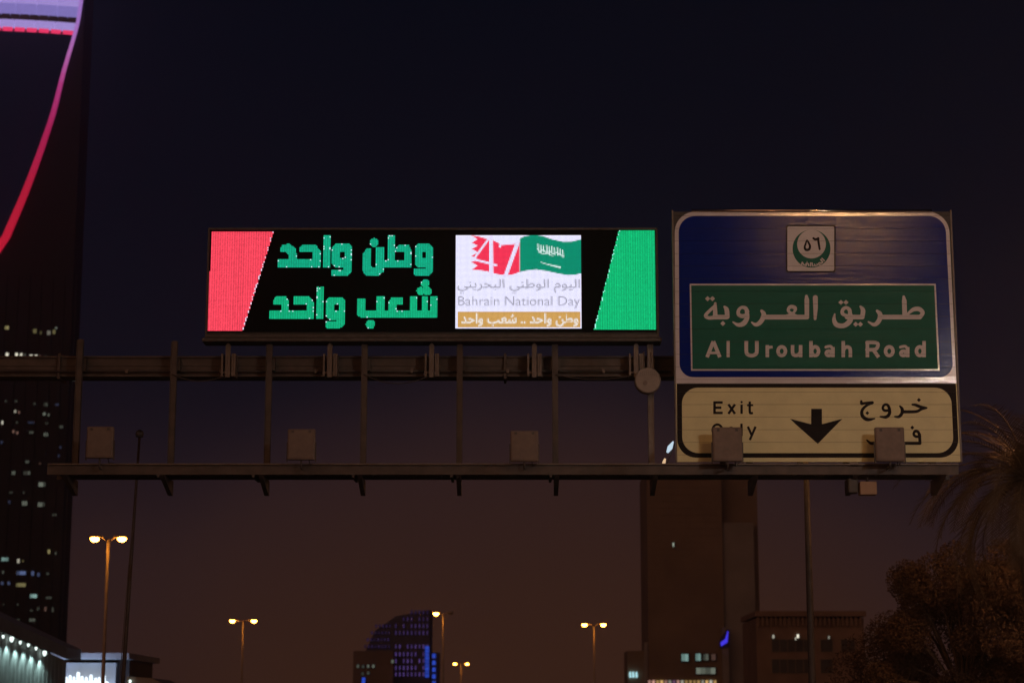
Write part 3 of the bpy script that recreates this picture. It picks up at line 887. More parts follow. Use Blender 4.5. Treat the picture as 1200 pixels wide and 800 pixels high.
# ------------------------------------------------------------------ square floodlight boxes standing on the catwalk
def flood(px, py, w, h, Y, label, tilt=0.0):
    c0 = at(px, py, Y)
    t_ = empty('floodlight', (c0.x, Y+.1, zc+.1), label, 'floodlight', 'square floodlights along the catwalk')
    hw, hh = span(Y, w)/2, span(Y, h)/2
    bm = bmesh.new()
    bmesh.ops.create_grid(bm, x_segments=6, y_segments=6, size=1)
    m = MB(); m.bbox(c0.x-hw, c0.x+hw, Y-.02, Y+.12, c0.z-hh, c0.z+hh, .03); m.build('housing', M['fixture'], t_)
    m = MB(); m.bbox(c0.x-hw*.88, c0.x+hw*.88, Y-.032, Y-.018, c0.z-hh*.88, c0.z+hh*.90, .006); m.build('lid', M['fixture'], t_)
    bm.free()
    m = MB(); m.box(c0.x-hw*.9, c0.x+hw*.9, Y+.121, Y+.17, c0.z-hh*.8, c0.z-hh*.66)
    for sx in (-1, 1): m.box(c0.x+sx*(hw+.012)-.010, c0.x+sx*(hw+.012)+.010, Y+.03, Y+.09, c0.z-hh-.04, c0.z+.05)
    m.build('yoke', M['steel_dark'], t_)
    m = MB(); 
    for sx in (-.62, .62): m.box(c0.x+sx*hw-.03, c0.x+sx*hw+.03, Y-.045, Y-.0325, c0.z+hh*.74, c0.z+hh*.90)
    m.build('hinge', M['steel_dark'], t_)
    m = MB(); m.tube([(c0.x+hw*.5, Y+.14, c0.z-hh*.8), (c0.x+hw*.6, Y+.2, c0.z-hh-.08), (c0.x+hw*.9, Y+.3, zc+.12)], .012, 6); m.build('cable', M['steel_dark'], t_)
    m = MB(); m.tube([(c0.x, Y+.06, c0.z-hh-.003), (c0.x, Y+.06, zc-.02), (c0.x, YW0-.08, zc-.02)], .022, 8)
    m.build('arm', M['steel_dark'], t_)
YH = 43.85
flood(117, 518, 31, 37, YH, 'square brown floodlight box nearest the left end of the catwalk')
flood(353, 520.5, 32, 36, YH, 'square brown floodlight box standing below the green Arabic words')
flood(614.5, 522.5, 32.5, 36, YH, 'square brown floodlight box standing below the bright flag picture')
flood(852.5, 520.3, 34.5, 40, YH-.3, 'square floodlight box hiding part of the word Only on the cream sign')
flood(1043, 520.3, 34, 40, YH-.3, 'square floodlight box hiding the lower Arabic word on the cream sign')

# round antenna, little box under the catwalk, lit tube
c0 = at(759, 446, 44.7)
rd = empty('round_antenna', (c0.x, 44.9, c0.z-.31), 'pale round drum antenna on the hanger post beside the blue road sign', 'antenna')
R = span(44.7, 15.3)
m = MB()
m.tube([(c0.x, 44.62, c0.z), (c0.x, 44.63, c0.z), (c0.x, 44.66, c0.z), (c0.x, 44.84, c0.z)], [R*.90, R*.96, R, R], 40)
m.build('drum', M['dish'], rd)
m = MB(); m.tube([(c0.x-.06, 44.60, c0.z-.06), (c0.x-.06, 44.618, c0.z-.06)], .05, 14); m.build('centre_cap', M['fixture'], rd)
m = MB()
for k_ in range(9):
    x = c0.x-.17+k_*.045; m.box(x-.004, x+.004, 44.605, 44.618, c0.z+.13-.25*abs(x-c0.x), c0.z+.24-.3*abs(x-c0.x))
m.build('ribs', M['steel_pale'], rd)
m = MB(); m.tube([(c0.x+.02, 44.86, c0.z), (c0.x+.02, 45.17, c0.z)], .05, 10)
for dx in (-.07, .10): m.tube([(c0.x+dx, 44.9, c0.z+.1), (c0.x+dx, 44.9, c0.z+.72)], .016, 8)
m.build('mount', M['steel_pale'], rd)

c0 = at(1017, 572, 44.3)
cb = empty('camera_box', (c0.x, 44.4, c0.z), 'small orange-lit box camera hung under the catwalk below the cream sign', 'camera')
MB().bbox(c0.x-.19, c0.x+.19, 44.2, 44.5, c0.z-.15, c0.z+.15, .02).build('housing', M['low_stone'], cb)
MB().bbox(c0.x-.44, c0.x-.21, 44.3, 44.6, c0.z-.10, c0.z+.24, .03).build('junction_box', M['steel_dark'], cb)
MB().box(c0.x-.3, c0.x-.24, 44.35, 44.45, c0.z+.245, zc-.14).tube([(c0.x, 44.35, c0.z+.152), (c0.x, 44.35, zc-.14)], .03, 8).build('hanger', M['steel_dark'], cb)

p0 = at(776.6, 546, 44.3); p1 = at(779.5, 537, 44.3); p2 = at(782, 530, 44.3); p3 = at(789, 517, 44.3)
tb = empty('strip_light', p0, 'short slanting blue-white and amber strip light beside the corner of the cream sign', 'light')
M['tube_white'] = glow('cold_white_tube', (.62, .80, .95), .85); M['tube_amber'] = glow('amber_tube', (1., .66, .38), .75)
MB().tube([p2, p2.lerp(p3, .45), p3], [.025, .06, .015], 8).build('white_tube', M['tube_white'], tb)
MB().tube([p0, p0.lerp(p1, .5), p1], [.01, .038, .02], 8).build('amber_tube', M['tube_amber'], tb)
MB().tube([p0+Vector((.05,.06,-.06)), p3+Vector((.06,.06,0))], .014, 6).build('clip_rail', M['steel_dark'], tb)

# ------------------------------------------------------------------ street lamps
M['lamp_glass'] = glow('sodium_lamp_glass', (1.0, .36, .04), 48.0, sampled=True)
M['lamp_glass_pale'] = glow('pale_sodium_lamp_glass', (1.0, .50, .20), 640.0, sampled=True)
M['fill_glass_white'] = glow('white_fill_lamp_glass', (1.0, .82, .72), 2400.0, sampled=True)
M['lamp_glass_strong'] = glow('strong_sodium_lamp_glass', (1.0, .42, .15), 520.0, sampled=True)
M['lamp_off'] = mat('unlit_lamp_glass', (.25, .22, .18), .2, 0, .1)
def bowl_mesh(cx, cy, cz, rx, ry, rz):
    bm = bmesh.new(); bmesh.ops.create_uvsphere(bm, u_segments=14, v_segments=9, radius=1)
    for v in bm.verts: v.co = (cx+v.co.x*rx, cy+v.co.y*ry, cz+(v.co.z*rz if v.co.z < 0 else v.co.z*rz*.35))
    m = MB(); return m.bm(bm, True)
def street_lamp(x, y, H, label, reach=1.05, unlit=(), watt=260.0, droop=0.0, group='sodium street lamps along the road', sep_r=.115, bowls=1.0, glass='lamp_glass', skin='pole'):
    t_ = empty('street_lamp', (x, y, .12 if abs(x) > 11 else 0), label, 'street lamp', group)
    z0 = .12 if abs(x) > 11 else 0
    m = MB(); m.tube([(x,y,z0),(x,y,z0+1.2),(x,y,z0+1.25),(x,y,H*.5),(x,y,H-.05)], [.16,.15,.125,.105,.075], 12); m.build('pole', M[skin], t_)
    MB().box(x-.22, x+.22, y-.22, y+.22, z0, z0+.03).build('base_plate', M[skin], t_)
    for s_ in (-1, 1):
        m = MB(); m.tube([(x, y, H-.30), (x+s_*.18, y, H-.10), (x+s_*(reach-.35), y, H+.03)], [.045,.04,.035], 8); m.build('arm', M[skin], t_)
        hx = x+s_*reach
        m = MB()
        bm = bmesh.new(); bmesh.ops.create_uvsphere(bm, u_segments=14, v_segments=8, radius=1)
        for v in bm.verts: v.co = (hx+v.co.x*.46, y+v.co.y*.20, H+.05+(v.co.z*.14 if v.co.z > 0 else v.co.z*.03))
        m.bm(bm, True); hd = m.build('lamp_head', M[skin], t_)
        if s_ in unlit:
            bowl_mesh(hx+s_*.08, y, H+.0, .30, .17, .16).build('glass_bowl', M['lamp_off'], hd); continue
        bowl_mesh(hx+s_*.08, y, H-.03, .27*bowls, .19*bowls, .21*bowls).build('glass_bowl', M[glass], hd)
    return t_
def lamp_at(px, py, Y, H, label, **k):
    p = at(px, py, Y); return street_lamp(p.x, Y, p.z, label, **k)
lamp_at(127, 630, 116, 12, 'nearest double street lamp at left, taller than the other lamps in view', reach=.72)
lamp_at(285, 726.5, 213, 12, 'double street lamp second from the left, left of the purple lit tower', reach=1.08, bowls=1.1)
lamp_at(519.5, 718, 205, 12, 'street lamp beside the purple lit tower with only its left head burning', reach=.68, unlit=(1,), bowls=1.1)
lamp_at(540.3, 777, 380, 12, 'smallest and farthest double street lamp, low in the middle', reach=1.08, bowls=1.2)
lamp_at(696, 731, 223, 12, 'double street lamp between the middle of the picture and the dark brown tower', reach=.98, bowls=1.1)
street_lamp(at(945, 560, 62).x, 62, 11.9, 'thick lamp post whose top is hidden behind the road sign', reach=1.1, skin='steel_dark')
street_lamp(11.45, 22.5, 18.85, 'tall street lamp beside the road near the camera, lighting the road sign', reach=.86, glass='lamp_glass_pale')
street_lamp(20, 5, 13.5, 'added unseen white fill lamp right of the road near the camera', reach=1.1, glass='fill_glass_white')  # added out of view as neutral fill for the sign
street_lamp(19.5, 60, 13.0, 'added unseen lamp right of the palm, lighting the trees', reach=1.1, glass='lamp_glass_strong')  # added out of view to put warm light on the trees
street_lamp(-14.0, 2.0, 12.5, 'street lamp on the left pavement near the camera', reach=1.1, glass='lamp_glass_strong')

# slim mast with dome camera
b0 = at(146.5, 830, 54.5); b1 = at(163.5, 512, 54.5)
ms = empty('camera_mast', (b1.x-.30, 54.5, 0), 'slim dark mast with a small dome camera rising behind the left end of the catwalk', 'mast')
base = Vector((b1.x-.30, 54.5, 0))
MB().tube([base, base.lerp(b1, .5), b1], [.07,.052,.035], 10).build('pole', M['steel'], ms)
MB().tube([base+Vector((-.09,-.02,.2)), base.lerp(b1,.5)+Vector((-.07,-.02,0)), b1+Vector((-.05,-.02,-1.3))], .012, 6).build('cable', M['steel_pale'], ms)
m = MB(); m.tube([b1, b1+Vector((0,0,.10)), b1+Vector((0,0,.17)), b1+Vector((0,0,.21))], [.10,.12,.09,.03], 14); m.build('dome_camera', M['steel_dark'], ms)

# ------------------------------------------------------------------ far towers
def window(parent, px, py, w, h, Y, code, s, panes=None):
    """a lit window: frame box set in the facade with its glowing pane(s) as sub-parts"""
    p = at(px, py, Y); hw, hh = span(Y, w)/2, span(Y, h)/2
    fr = MB()
    fw = min(hw, hh)*.22
    fr.box(p.x-hw-fw, p.x-hw, Y-.5, Y+.2, p.z-hh-fw, p.z+hh+fw); fr.box(p.x+hw, p.x+hw+fw, Y-.5, Y+.2, p.z-hh-fw, p.z+hh+fw)
    fr.box(p.x-hw, p.x+hw, Y-.5, Y+.2, p.z+hh, p.z+hh+fw); fr.box(p.x-hw, p.x+hw, Y-.5, Y+.2, p.z-hh-fw, p.z-hh)
    n = panes or max(1, round(w/3.2))
    f = fr.build('window', M['tower_dark'], parent)
    for i in range(n):
        a0 = p.x-hw+2*hw*i/n+hw*.06/n; a1 = p.x-hw+2*hw*(i+1)/n-hw*.06/n
        k_ = 1 if n == 1 else random.choice((1, 1, .65, .4))
        q = MB().box(a0, a1, Y-.2, Y-.1, p.z-hh, p.z+hh).build('pane', wglow(code, max(.02, s*k_)), f)
YK = 800.0
kt = empty('skyscraper', (at(-55, 400, YK+20).x, YK+20, 0), 'towering dark skyscraper at the left with a lit arched opening below its skybridge', 'skyscraper')
ocx = -55.0
right = [(97,-14),(94,0),(90,25),(83.5,50),(72.5,86),(61.5,128),(50.5,161),(38,195),(24.5,229),(8,266),(1,280),(-20,305),(-55,318)]
right_d = catmull(right, 4)
curve_px = [tuple(q[:2]) for q in right_d] + [(2*ocx-q[0], q[1]) for q in right_d[::-1][1:]]
def W2(px, py, Y=YK): p = at(px, py, Y); return (p.x, p.z)
xr_ = W2(100.5, -14)[0]; xl_ = 2*W2(ocx,300)[0]-xr_
ztop = W2(0, -16)[1]
opening = [W2(*q) for q in curve_px]
ri = opening[:len(right_d)]; le = opening[len(right_d)-1:]
# body as lower block plus two horns beside the opening, each with a curved back
zbot = min(q[1] for q in opening)
m = MB()
m.prism([(xl_,0),(xr_,0),(xr_,zbot-1),(xl_,zbot-1)], YK, YK+16)
m.build('lower_body', M['tower_dark'], kt)
horn = [(xr_, zbot-1.0)] + [(xr_, ztop)] + ri + [(ri[-1][0], zbot-1.0)]
MB().prism(horn, YK, YK+16).build('horn', M['tower_dark'], kt)
cxw = ri[-1][0]
horn2 = [(2*cxw-q[0], q[1]) for q in horn]
MB().prism(horn2, YK, YK+16).build('horn', M['tower_dark'], kt)
# floodlit reveal of the opening: its light put into emission, stretch by stretch
def lerp3(a, b, t): return tuple(a[i]+(b[i]-a[i])*t for i in range(3))
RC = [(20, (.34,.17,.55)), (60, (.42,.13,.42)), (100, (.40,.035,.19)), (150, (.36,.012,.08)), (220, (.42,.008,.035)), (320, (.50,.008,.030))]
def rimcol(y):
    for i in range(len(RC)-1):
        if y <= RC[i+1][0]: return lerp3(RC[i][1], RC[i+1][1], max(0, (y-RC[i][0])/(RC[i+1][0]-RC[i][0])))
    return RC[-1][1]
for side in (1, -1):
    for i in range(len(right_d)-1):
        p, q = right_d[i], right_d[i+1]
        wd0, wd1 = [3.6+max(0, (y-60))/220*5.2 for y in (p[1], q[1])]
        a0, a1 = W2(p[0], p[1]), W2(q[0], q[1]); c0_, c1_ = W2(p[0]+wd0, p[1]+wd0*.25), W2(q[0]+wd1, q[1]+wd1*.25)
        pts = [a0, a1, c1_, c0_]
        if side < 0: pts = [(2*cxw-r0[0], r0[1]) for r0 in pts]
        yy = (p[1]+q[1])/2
        cc = rimcol(yy); nm = 'glowing_reveal_%d' % int(yy)
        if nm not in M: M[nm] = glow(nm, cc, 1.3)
        MB().prism(pts, YK-1.2, YK-.2).build('glowing_reveal', M[nm], kt)
# skybridge: the light washing its panels is put into their emission
M['bridge_glow'] = glow('lavender_wash_glow', (.26,.21,.60), 1.05); M['bridge_glow2'] = glow('pale_lavender_wash_glow', (.36,.27,.66), 1.25)
M['neon_red'] = glow('pink_neon_tube', (1.0,.045,.16), 1.1)
def bx_at(ypx): 
    for i in range(len(right_d)-1):
        if right_d[i][1] <= ypx <= right_d[i+1][1]:
            t_ = (ypx-right_d[i][1])/(right_d[i+1][1]-right_d[i][1]+1e-9); return right_d[i][0]+(right_d[i+1][0]-right_d[i][0])*t_
    return right_d[0][0]
def band_(y_top, y_bot, mtl, name, Y, sag=6.0, n=12, kdepth=3.0, gap=0):
    for i in range(n):
        pts = []
        for (u, yy) in ((i/n, y_top), ((i+1)/n, y_top), ((i+1)/n, y_bot), (i/n, y_bot)):
            hw = bx_at(yy+sag)-ocx-.3
            x = ocx-hw+2*hw*u
            s_ = sag*((2*u-1)**2)
            pts.append(W2(x, yy+s_, Y))
        g_ = .25*gap
        pts = [(pts[0][0]+g_, pts[0][1]), (pts[1][0]-g_, pts[1][1]), (pts[2][0]-g_, pts[2][1]), (pts[3][0]+g_, pts[3][1])]
        MB().prism(pts, Y, Y+kdepth).build(name, mtl, kt)
band_(-14, 2, M['bridge_glow2'], 'upper_panel', YK+1, gap=1)
band_(2.5, 14.5, M['bridge_glow'], 'fascia_panel', YK+1, gap=1)
band_(15, 21, M['dark_glass'], 'bridge_window', YK+1.5, n=26, gap=1)
band_(21.5, 29.5, M['bridge_glow2'], 'lower_panel', YK+1, gap=1)
band_(30.5, 34.5, M['neon_red'], 'neon_tube', YK+.6, n=20, kdepth=1.0, gap=2)
WINS = [(8,384,6,5,'y',.42),(41,388,5,6,'y',.16),(48,390,3,5,'y',.08),(57.5,390,5,6,'w',.18),(63.5,389,4,6,'y',.18),(66,384.5,3,3,'g',.22),
 (8.5,416,4,6,'w',1.1),(19.5,416,4,6,'w',1.1),(25,416,3.5,5,'w',.9),(29.5,416,2,4,'g',.12),(36.5,417,4,4,'w',.75),(42.5,417,4,3.5,'w',.75),(47,417,2,3,'r',.12),(54,417,2,2.5,'g',.06),
 (87,444,3.5,4.5,'g',.40),(7,470,3,3,'g',.05),(19,470,4,3,'g',.05),(41,473,4,3,'g',.06),(54,474,6,5,'g',.10),(67,474,5,3,'b',.07),
 (18,482,3,4,'w',.45),(22.5,483,2.5,4,'r',.20),(52,485,4,4,'g',.22),(57,486,3,4,'g',.14),(3,495,2.5,5,'w',.75),(20,495,3,3,'g',.05),(37,495,9,3,'b',.06),(55,496,4,3,'g',.05),
 (72,500,5,4,'g',.07),(16,505.5,3,4,'r',.22),(20.5,507,2.5,4,'r',.25),(37,506.5,6,3.5,'g',.08),(54,509,6,5,'g',.15),(2,518,3,4,'b',.08),(71,524,3,4,'b',.05),(69,534,3,4,'b',.05),
 (32,541,5,4,'g',.09),(47,543,3,3,'r',.05),(16,554,5,5,'g',.14),(31.5,554,9,5,'g',.13),(49.5,567.5,9,6,'g',.26),(13,577,5,3,'g',.04),(28,577,3,3,'g',.04),(11,588,4,4,'b',.06),(29,589.5,7,6,'g',.18),(48.5,591,9,6,'g',.18),(64,603,6,3,'g',.06),
 (57.5,646,3.5,5.5,'y',.35),(65.5,648,2.5,4,'g',.08),(6,655,9,5,'c',.40),(21.5,657,4,5.5,'w',.50),(27,657,3,3,'y',.10),(4,670,3,4,'g',.10),(25,671,12,5,'b',.38),(38.5,671.5,4,6,'b',.22),(45.5,673,4,5,'b',.14),(56,672,4,3,'g',.06),
 (3,683,4,4,'b',.16),(10.5,683,4,4,'b',.16),(24.5,685,13,5,'y',.26),(39.5,698,9,5,'c',.55),(57.5,700,8,3,'g',.07),(4,708,2,3,'g',.05),(21,708,3,3,'g',.04),(37,715,4,2.5,'g',.05),(45,713,3,5,'g',.08),(53.5,713,3,6,'r',.12),(62,714,3,6,'g',.06),
 (4.5,724,9,4,'c',.26),(20,726,7,3,'g',.12),(38,726,8,4,'g',.17)]
for (px, py, w, h, cde, s_) in WINS: window(kt, px, py, w*.9, h*.85, YK-.3, cde, s_)
# shallow fins down the facade catch the faint light
for i in range(8):
    px = -24+i*14.0; p = at(px, 700, YK)
    MB().box(p.x-.2, p.x+.2, YK-.5, YK-.002, 0, zbot-2).build('fin', M['tower_dark'], kt)

# purple stepped tower
YB = 900.0
pt = empty('stepped_tower', (at(462, 800, YB+15).x, YB+15, 0), 'hazy stepped tower low in the middle, its facade dotted with purple and blue lights', 'tower')
def blk(parent, name, x0, x1, ytop, Y, dep, mtl, slope=None):
    a0 = W2(x0, ytop, Y); a1 = W2(x1, slope if slope is not None else ytop, Y)
    return MB().prism([(a0[0],0),(a1[0],0),(a1[0],a1[1]),(a0[0],a0[1])], Y, Y+dep).build(name, mtl, parent)
blk(pt, 'main_block', 462, 504, 722, YB, 30, M['tower_mauve'], 714)
m = MB(); q0 = W2(425,768,YB+2); q1 = W2(440,738,YB+2); q2 = W2(461.8,723,YB+2); m.prism([(q0[0],0),(q2[0],0),q2,q1,q0], YB+2, YB+28); m.build('curved_wing', M['tower_mauve'], pt)
blk(pt, 'side_block', 504.3, 514, 764, YB+3, 20, M['tower_mauve'])
blk(pt, 'low_block', 414, 461, 762, YB-12, 12, M['tower_brown'])
for r0, y in enumerate([717,725,733,741,757,766,774,782,789.5]):
    for k_ in range(9):
        x = 464+k_*4.6
        if y < 722 and k_ < 4: continue
        if y < 730 and k_ < 2: continue
        if random.random() < .12: continue
        s_ = (.12 if y < 730 else .20 if y < 750 else .34)*random.uniform(.7, 1.3)
        window(pt, x, y, 1.8, 4.6, YB-.2, 'p', round(s_, 2), 1)
for y, xa_ in ((733, 441),(741, 436),(749, 431),(757, 428)):
    for k_ in range(int((461-xa_)/4)): window(pt, xa_+k_*4, y, 1.7, 3.6, YB+1.8, 'p', round(random.uniform(.07,.14), 2), 1)
for k_ in range(9): window(pt, 500.5, 758.5+k_*4.1, 5.0, 3.6, YB-.9, 'B', round(random.uniform(.42,.62), 2), 1)
for k_ in range(6): window(pt, 508.5, 768+k_*8.0, 4.2, 5, YB+2.8, 'B', round(random.uniform(.45,.75), 2), 1)
for (x, y, s_) in ((419.5,780,.12),(425.5,780.5,.06),(431.5,780,.16),(437.5,780,.18),(460,774.5,.2),(425,789,.05),(431.5,788,.08)): window(pt, x, y, 3, 3.6, YB-12.2, 'g', s_, 1)
window(pt, 426, 798, 4, 9, YB-12.2, 'B', .7, 1)

# dark brown tower at right
YR = 480.0
bt = empty('brown_tower', (at(820, 800, YR+12).x, YR+12, 0), 'tall dark brown tower standing behind the lower left corner of the road sign', 'tower')
blk(bt, 'main_block', 757.5, 845, 551, YR, 26, M['tower_brown'])
blk(bt, 'side_slab', 845.3, 886.5, 552, YR+4, 22, M['tower_brown'])
blk(bt, 'front_bay', 846.5, 883, 612, YR+1, 2.9, M['tower_brown2'])
for k_ in range(30):             # floor bands
    y = 562+k_*8.0
    z_ = W2(800, y, YR)[1]; a0 = W2(759, y, YR)[0]; a1 = W2(843.5, y, YR)[0]
    MB().box(a0, a1, YR-.10, YR-.002, z_-.2, z_+.1).build('floor_band', M['tower_brown'], bt)
for k_ in range(7):
    for j in range(26):
        if random.random() < .25: continue
        p = at(766+k_*11.6, 570+j*8.0+1, YR); 
        if k_ > 2 and j > 23: continue
        if 'wm' not in globals(): wm = MB().box(-.9, .9, -.16, -.02, -.45, .45).build('window', M['dark_glass'], bt).data; bpy.data.objects.remove(bt.children[-1]) if False else None
        o = link_mesh('window', wm, bt, (p.x-bt.location.x, YR-bt.location.y, p.z))
YW = YR-.3
window(bt, 789, 638, 1.8, 4.4, YW, 'g', .6, 1)
window(bt, 802.5, 770, 8, 8, YW, 'c', .42, 2); window(bt, 818, 769.5, 6, 8, YW, 'c', .36, 2); window(bt, 827, 769.5, 6, 7, YW, 'g', .14, 2); window(bt, 836, 769.5, 5, 7, YW, 'r', .08, 1)
window(bt, 827, 785.5, 22, 7, YW, 'g', .24, 4)
for px, w in ((850.5, 9), (874.5, 6)):
    a0 = W2(px-w/2, 735 if w == 9 else 745, YR-2); a1 = W2(px+w/2, 800, YR-2)
    MB().box(a0[0], a1[0], YR-2, YR-.6, 0, a0[1]).build('pale_pilaster', M['tower_brown2'], bt)
for k_ in range(17):
    x = 761+k_*4.8
    window(bt, x, 799, 3.4, 5, YW-.6, random.choice('owrvo'), round(random.uniform(.25, .75), 2), 1)
p = at(849, 748, YR-2.4)
bs = empty('blue_sign', (p.x, YR-2.3, p.z-1.5), 'small slanting blue lit sign on the brown tower', 'sign')
M['blue_neon'] = glow('blue_neon', (.07, .05, 1.0), .9)
MB().prism([W2(852.5,739,YR-2.4), W2(853.5,739,YR-2.4), W2(852.5,752,YR-2.4), W2(845,757,YR-2.4), W2(844.5,752,YR-2.4), W2(850,748,YR-2.4)], YR-2.7, YR-2.3).build('lit_face', M['blue_neon'], bs)
MB().prism([W2(851,737,YR-2.4), W2(855,737,YR-2.4), W2(854,758,YR-2.4), W2(843,759,YR-2.4), W2(843,750,YR-2.4)], YR-2.28, YR-2.1).build('backing', M['steel_dark'], bs)

# slim block and small white sign left of the brown tower
sb = empty('small_block', (at(746, 800, 420).x, 425, 0), 'narrow low block with a tiny white lit sign beside the brown tower', 'building')
blk(sb, 'main_block', 735, 757, 762, 420, 12, M['tower_brown']); blk(sb, 'corner_fin', 755, 758.5, 752, 419, 1, M['tower_brown2'])
M['cyan_sign'] = glow('cold_white_letters', (.50,.90,.98), 1.0)
for x in (738.5, 742, 745.8):
    MB().prism([W2(x-1.3,787+(x-738)*.1,419.8), W2(x+.6,786,419.8), W2(x+1.5,793,419.8), W2(x-1.0,793.6,419.8)], 419.4, 419.8).build('sign_letter', M['cyan_sign'], sb)

# low ochre building
YO = 300.0
lb = empty('low_building', (at(940, 800, YO+8).x, YO+8, 0), 'low dim ochre building behind the thick lamp post, with three small lights under its eaves', 'building')
blk(lb, 'facade', 886, 1012, 724, YO, 18, M['low_stone'])
a0, a1 = W2(884, 722, YO), W2(1014, 728.5, YO); MB().box(a0[0], a1[0], YO-1.0, YO+18, a0[1]+.01, a0[1]+.8).build('cornice', M['low_stone'], lb)
for k_ in range(24):
    x = W2(888+k_*5.2, 730, YO)[0]; z_ = W2(0, 722, YO)[1]; MB().box(x-.15, x+.15, YO-.6, YO-.01, z_-1.4, z_-.1).build('dentil', M['low_stone'], lb)
for (x0, x1, y0, y1) in ((904,951,749,763),(961,976,749,763),(904,951,772,788),(961,976,772,788),(985,1002,749,763)):
    c0_, c1_ = W2(x0, y0, YO), W2(x1, y1, YO)
    f = MB().box(c0_[0]-.15, c1_[0]+.15, YO-.10, YO-.003, c1_[1]-.15, c0_[1]+.15).build('window', M['tower_brown'], lb)
    n = max(1, int((x1-x0)/8))
    for i in range(n):
        u0 = c0_[0]+(c1_[0]-c0_[0])*i/n+.06; u1 = c0_[0]+(c1_[0]-c0_[0])*(i+1)/n-.06
        MB().box(u0, u1, YO-.16, YO-.105, c1_[1], c0_[1]).build('pane', M['dark_glass'], f)
for (x, y, s_, w) in ((906,745.5,.45,2.6),(934.6,745,1.2,2.8),(932,748,.5,2),(971,746.5,.30,2.2)):
    window(lb, x, y, w, w*1.5, YO-.7, 'w', s_, 1)

# ------------------------------------------------------------------ mall at lower left
YM = 160.0
ml = empty('shopping_hall', (at(20, 800, YM+6).x, YM+6, 0), 'teal-lit fluted hall with a sloping roof edge and a row of spotlights', 'building')
def wpt(px, py, Y): q = at(px, py, Y); return (q.x, q.y, q.z)
ya = lambda px: YM+(px/75.0)*14
top = lambda px: 722+px*.46
m = MB()
for i in range(24):
    u0, u1 = -30+i*4.5, -30+(i+1)*4.5; um = (u0+u1)/2
    for (s0, s1, d0, d1) in ((u0, um, 0, .30), (um, u1, .30, 0)):
        A0 = Vector(wpt(s0, top(s0)+16, ya(s0))); A1 = Vector(wpt(s1, top(s1)+16, ya(s1)))
        A0.y -= d0; A1.y -= d1
        m.quad([(A0.x,A0.y,0),(A1.x,A1.y,0),tuple(A1),tuple(A0)])
m.build('fluted_wall', M['mall'], ml)
m = MB()
fa = Vector(wpt(-30, top(-30), ya(-30)-1.3)); fb = Vector(wpt(78, top(78), ya(78)-1.3))
d_ = Vector((0,0,-1.0)); bk = Vector((0,6,0))
m.quad([fa+d_, fb+d_, fb, fa]); m.quad([fa, fb, fb+bk, fa+bk]); m.quad([fa+d_, fa+d_+bk, fb+d_+bk, fb+d_]); m.quad([fb+d_, fb+d_+bk, fb+bk, fb]); m.quad([fa+d_+bk, fa+bk, fb+bk, fb+d_+bk]); m.quad([fa+d_, fa, fa+bk, fa+d_+bk])
m.build('roof_edge', M['mall'], ml)
M['spot_face'] = glow('spotlight_face', (.78, .95, .88), 1.8)
for (x, y) in ((4,744),(14,746.5),(24,751),(33.5,754),(42.5,758),(52.5,763)):
    c_ = at(x, y, ya(x)-1.0)
    big = 1.6 if x in (14, 52.5) else 1.0
    s_ = MB().tube([(c_.x, c_.y, c_.z+.22), (c_.x, c_.y-.02, c_.z)], [.06, .10*big], 10).build('spotlight', M['steel_dark'], ml)
    bowl_mesh(c_.x, c_.y-.05, c_.z-.03, .11*big, .11*big, .22*big).build('lens', M['spot_face'], s_)
    ld = bpy.data.lights.new('spot_light', 'SPOT'); ld.energy = 150; ld.color = (.62, .95, .90); ld.spot_size = math.radians(110); ld.spot_blend = .8; ld.shadow_soft_size = .08
    lo = bpy.data.objects.new('spot_light', ld); COL.objects.link(lo); lo.parent = s_; lo.location = (c_.x-ml.location.x, c_.y-.30-ml.location.y, c_.z-.45); lo.rotation_euler = (math.radians(12), 0, 0)
YN = 185.0
sh_ = empty('lit_shop', (at(105, 800, YN+6).x, YN+6, 0), 'flat-roofed shop with pale blue fascia and glowing white letters at the bottom left', 'building')
blk(sh_, 'wall', 58, 136, 776, YN, 14, M['mall'])
a0 = W2(54, 764.5, YN-1.2); a1 = W2(151, 771, YN-1.2)
MB().box(a0[0], a1[0], YN-1.2, YN+15, a1[1]-.05, a0[1]).build('roof_slab', M['mall'], sh_)
blk(sh_, 'dark_wing', 136.3, 152, 771.5, YN+1, 12, M['steel_dark'])
M['white_letters'] = glow('glowing_white_letters', (.80,.92,1.0), 1.7)
LS = Field()
for (x, yt, w) in ((77.5,794,3.2),(82,792,3.0),(86.5,793.5,2.6),(91.5,788.5,3.6),(96,793,2.8),(101,794,2.8),(106.5,791.5,3.4),(112,795,3),(116,794,2.6),(121.8,791.5,3.2)):
    LS.stroke([(x, yt), (x, 806)], w, smooth=False)
LS.stroke([(74,801),(124,801)], 7, smooth=False)
o = field_mesh('glowing_lettering', LS, YN-1.4, M['white_letters'], sh_, .5)
md = o.modifiers.new('depth', 'SOLIDIFY'); md.thickness = .15
for xx in (66, 90, 118):
    ld = bpy.data.lights.new('sign_wash', 'AREA'); ld.energy = 95; ld.color = (.45, .60, 1.0); ld.size = 2.0
    p = at(xx, 806, YN-2.6)
    s_ = MB().bbox(p.x-1, p.x+1, p.y-.15, p.y+.15, p.z-.55, p.z-.40, .02).build('wall_washer', M['steel_dark'], sh_)
    lo = bpy.data.objects.new('sign_wash', ld); COL.objects.link(lo); lo.parent = s_; lo.location = (p.x-sh_.location.x, p.y-sh_.location.y, p.z-.3); lo.rotation_euler = (math.radians(180-35), 0, 0)
kq = empty('dark_kiosk', (at(170, 800, 150).x, 153, 0), 'low dark roof with one tiny white light, right of the lit shop', 'building')
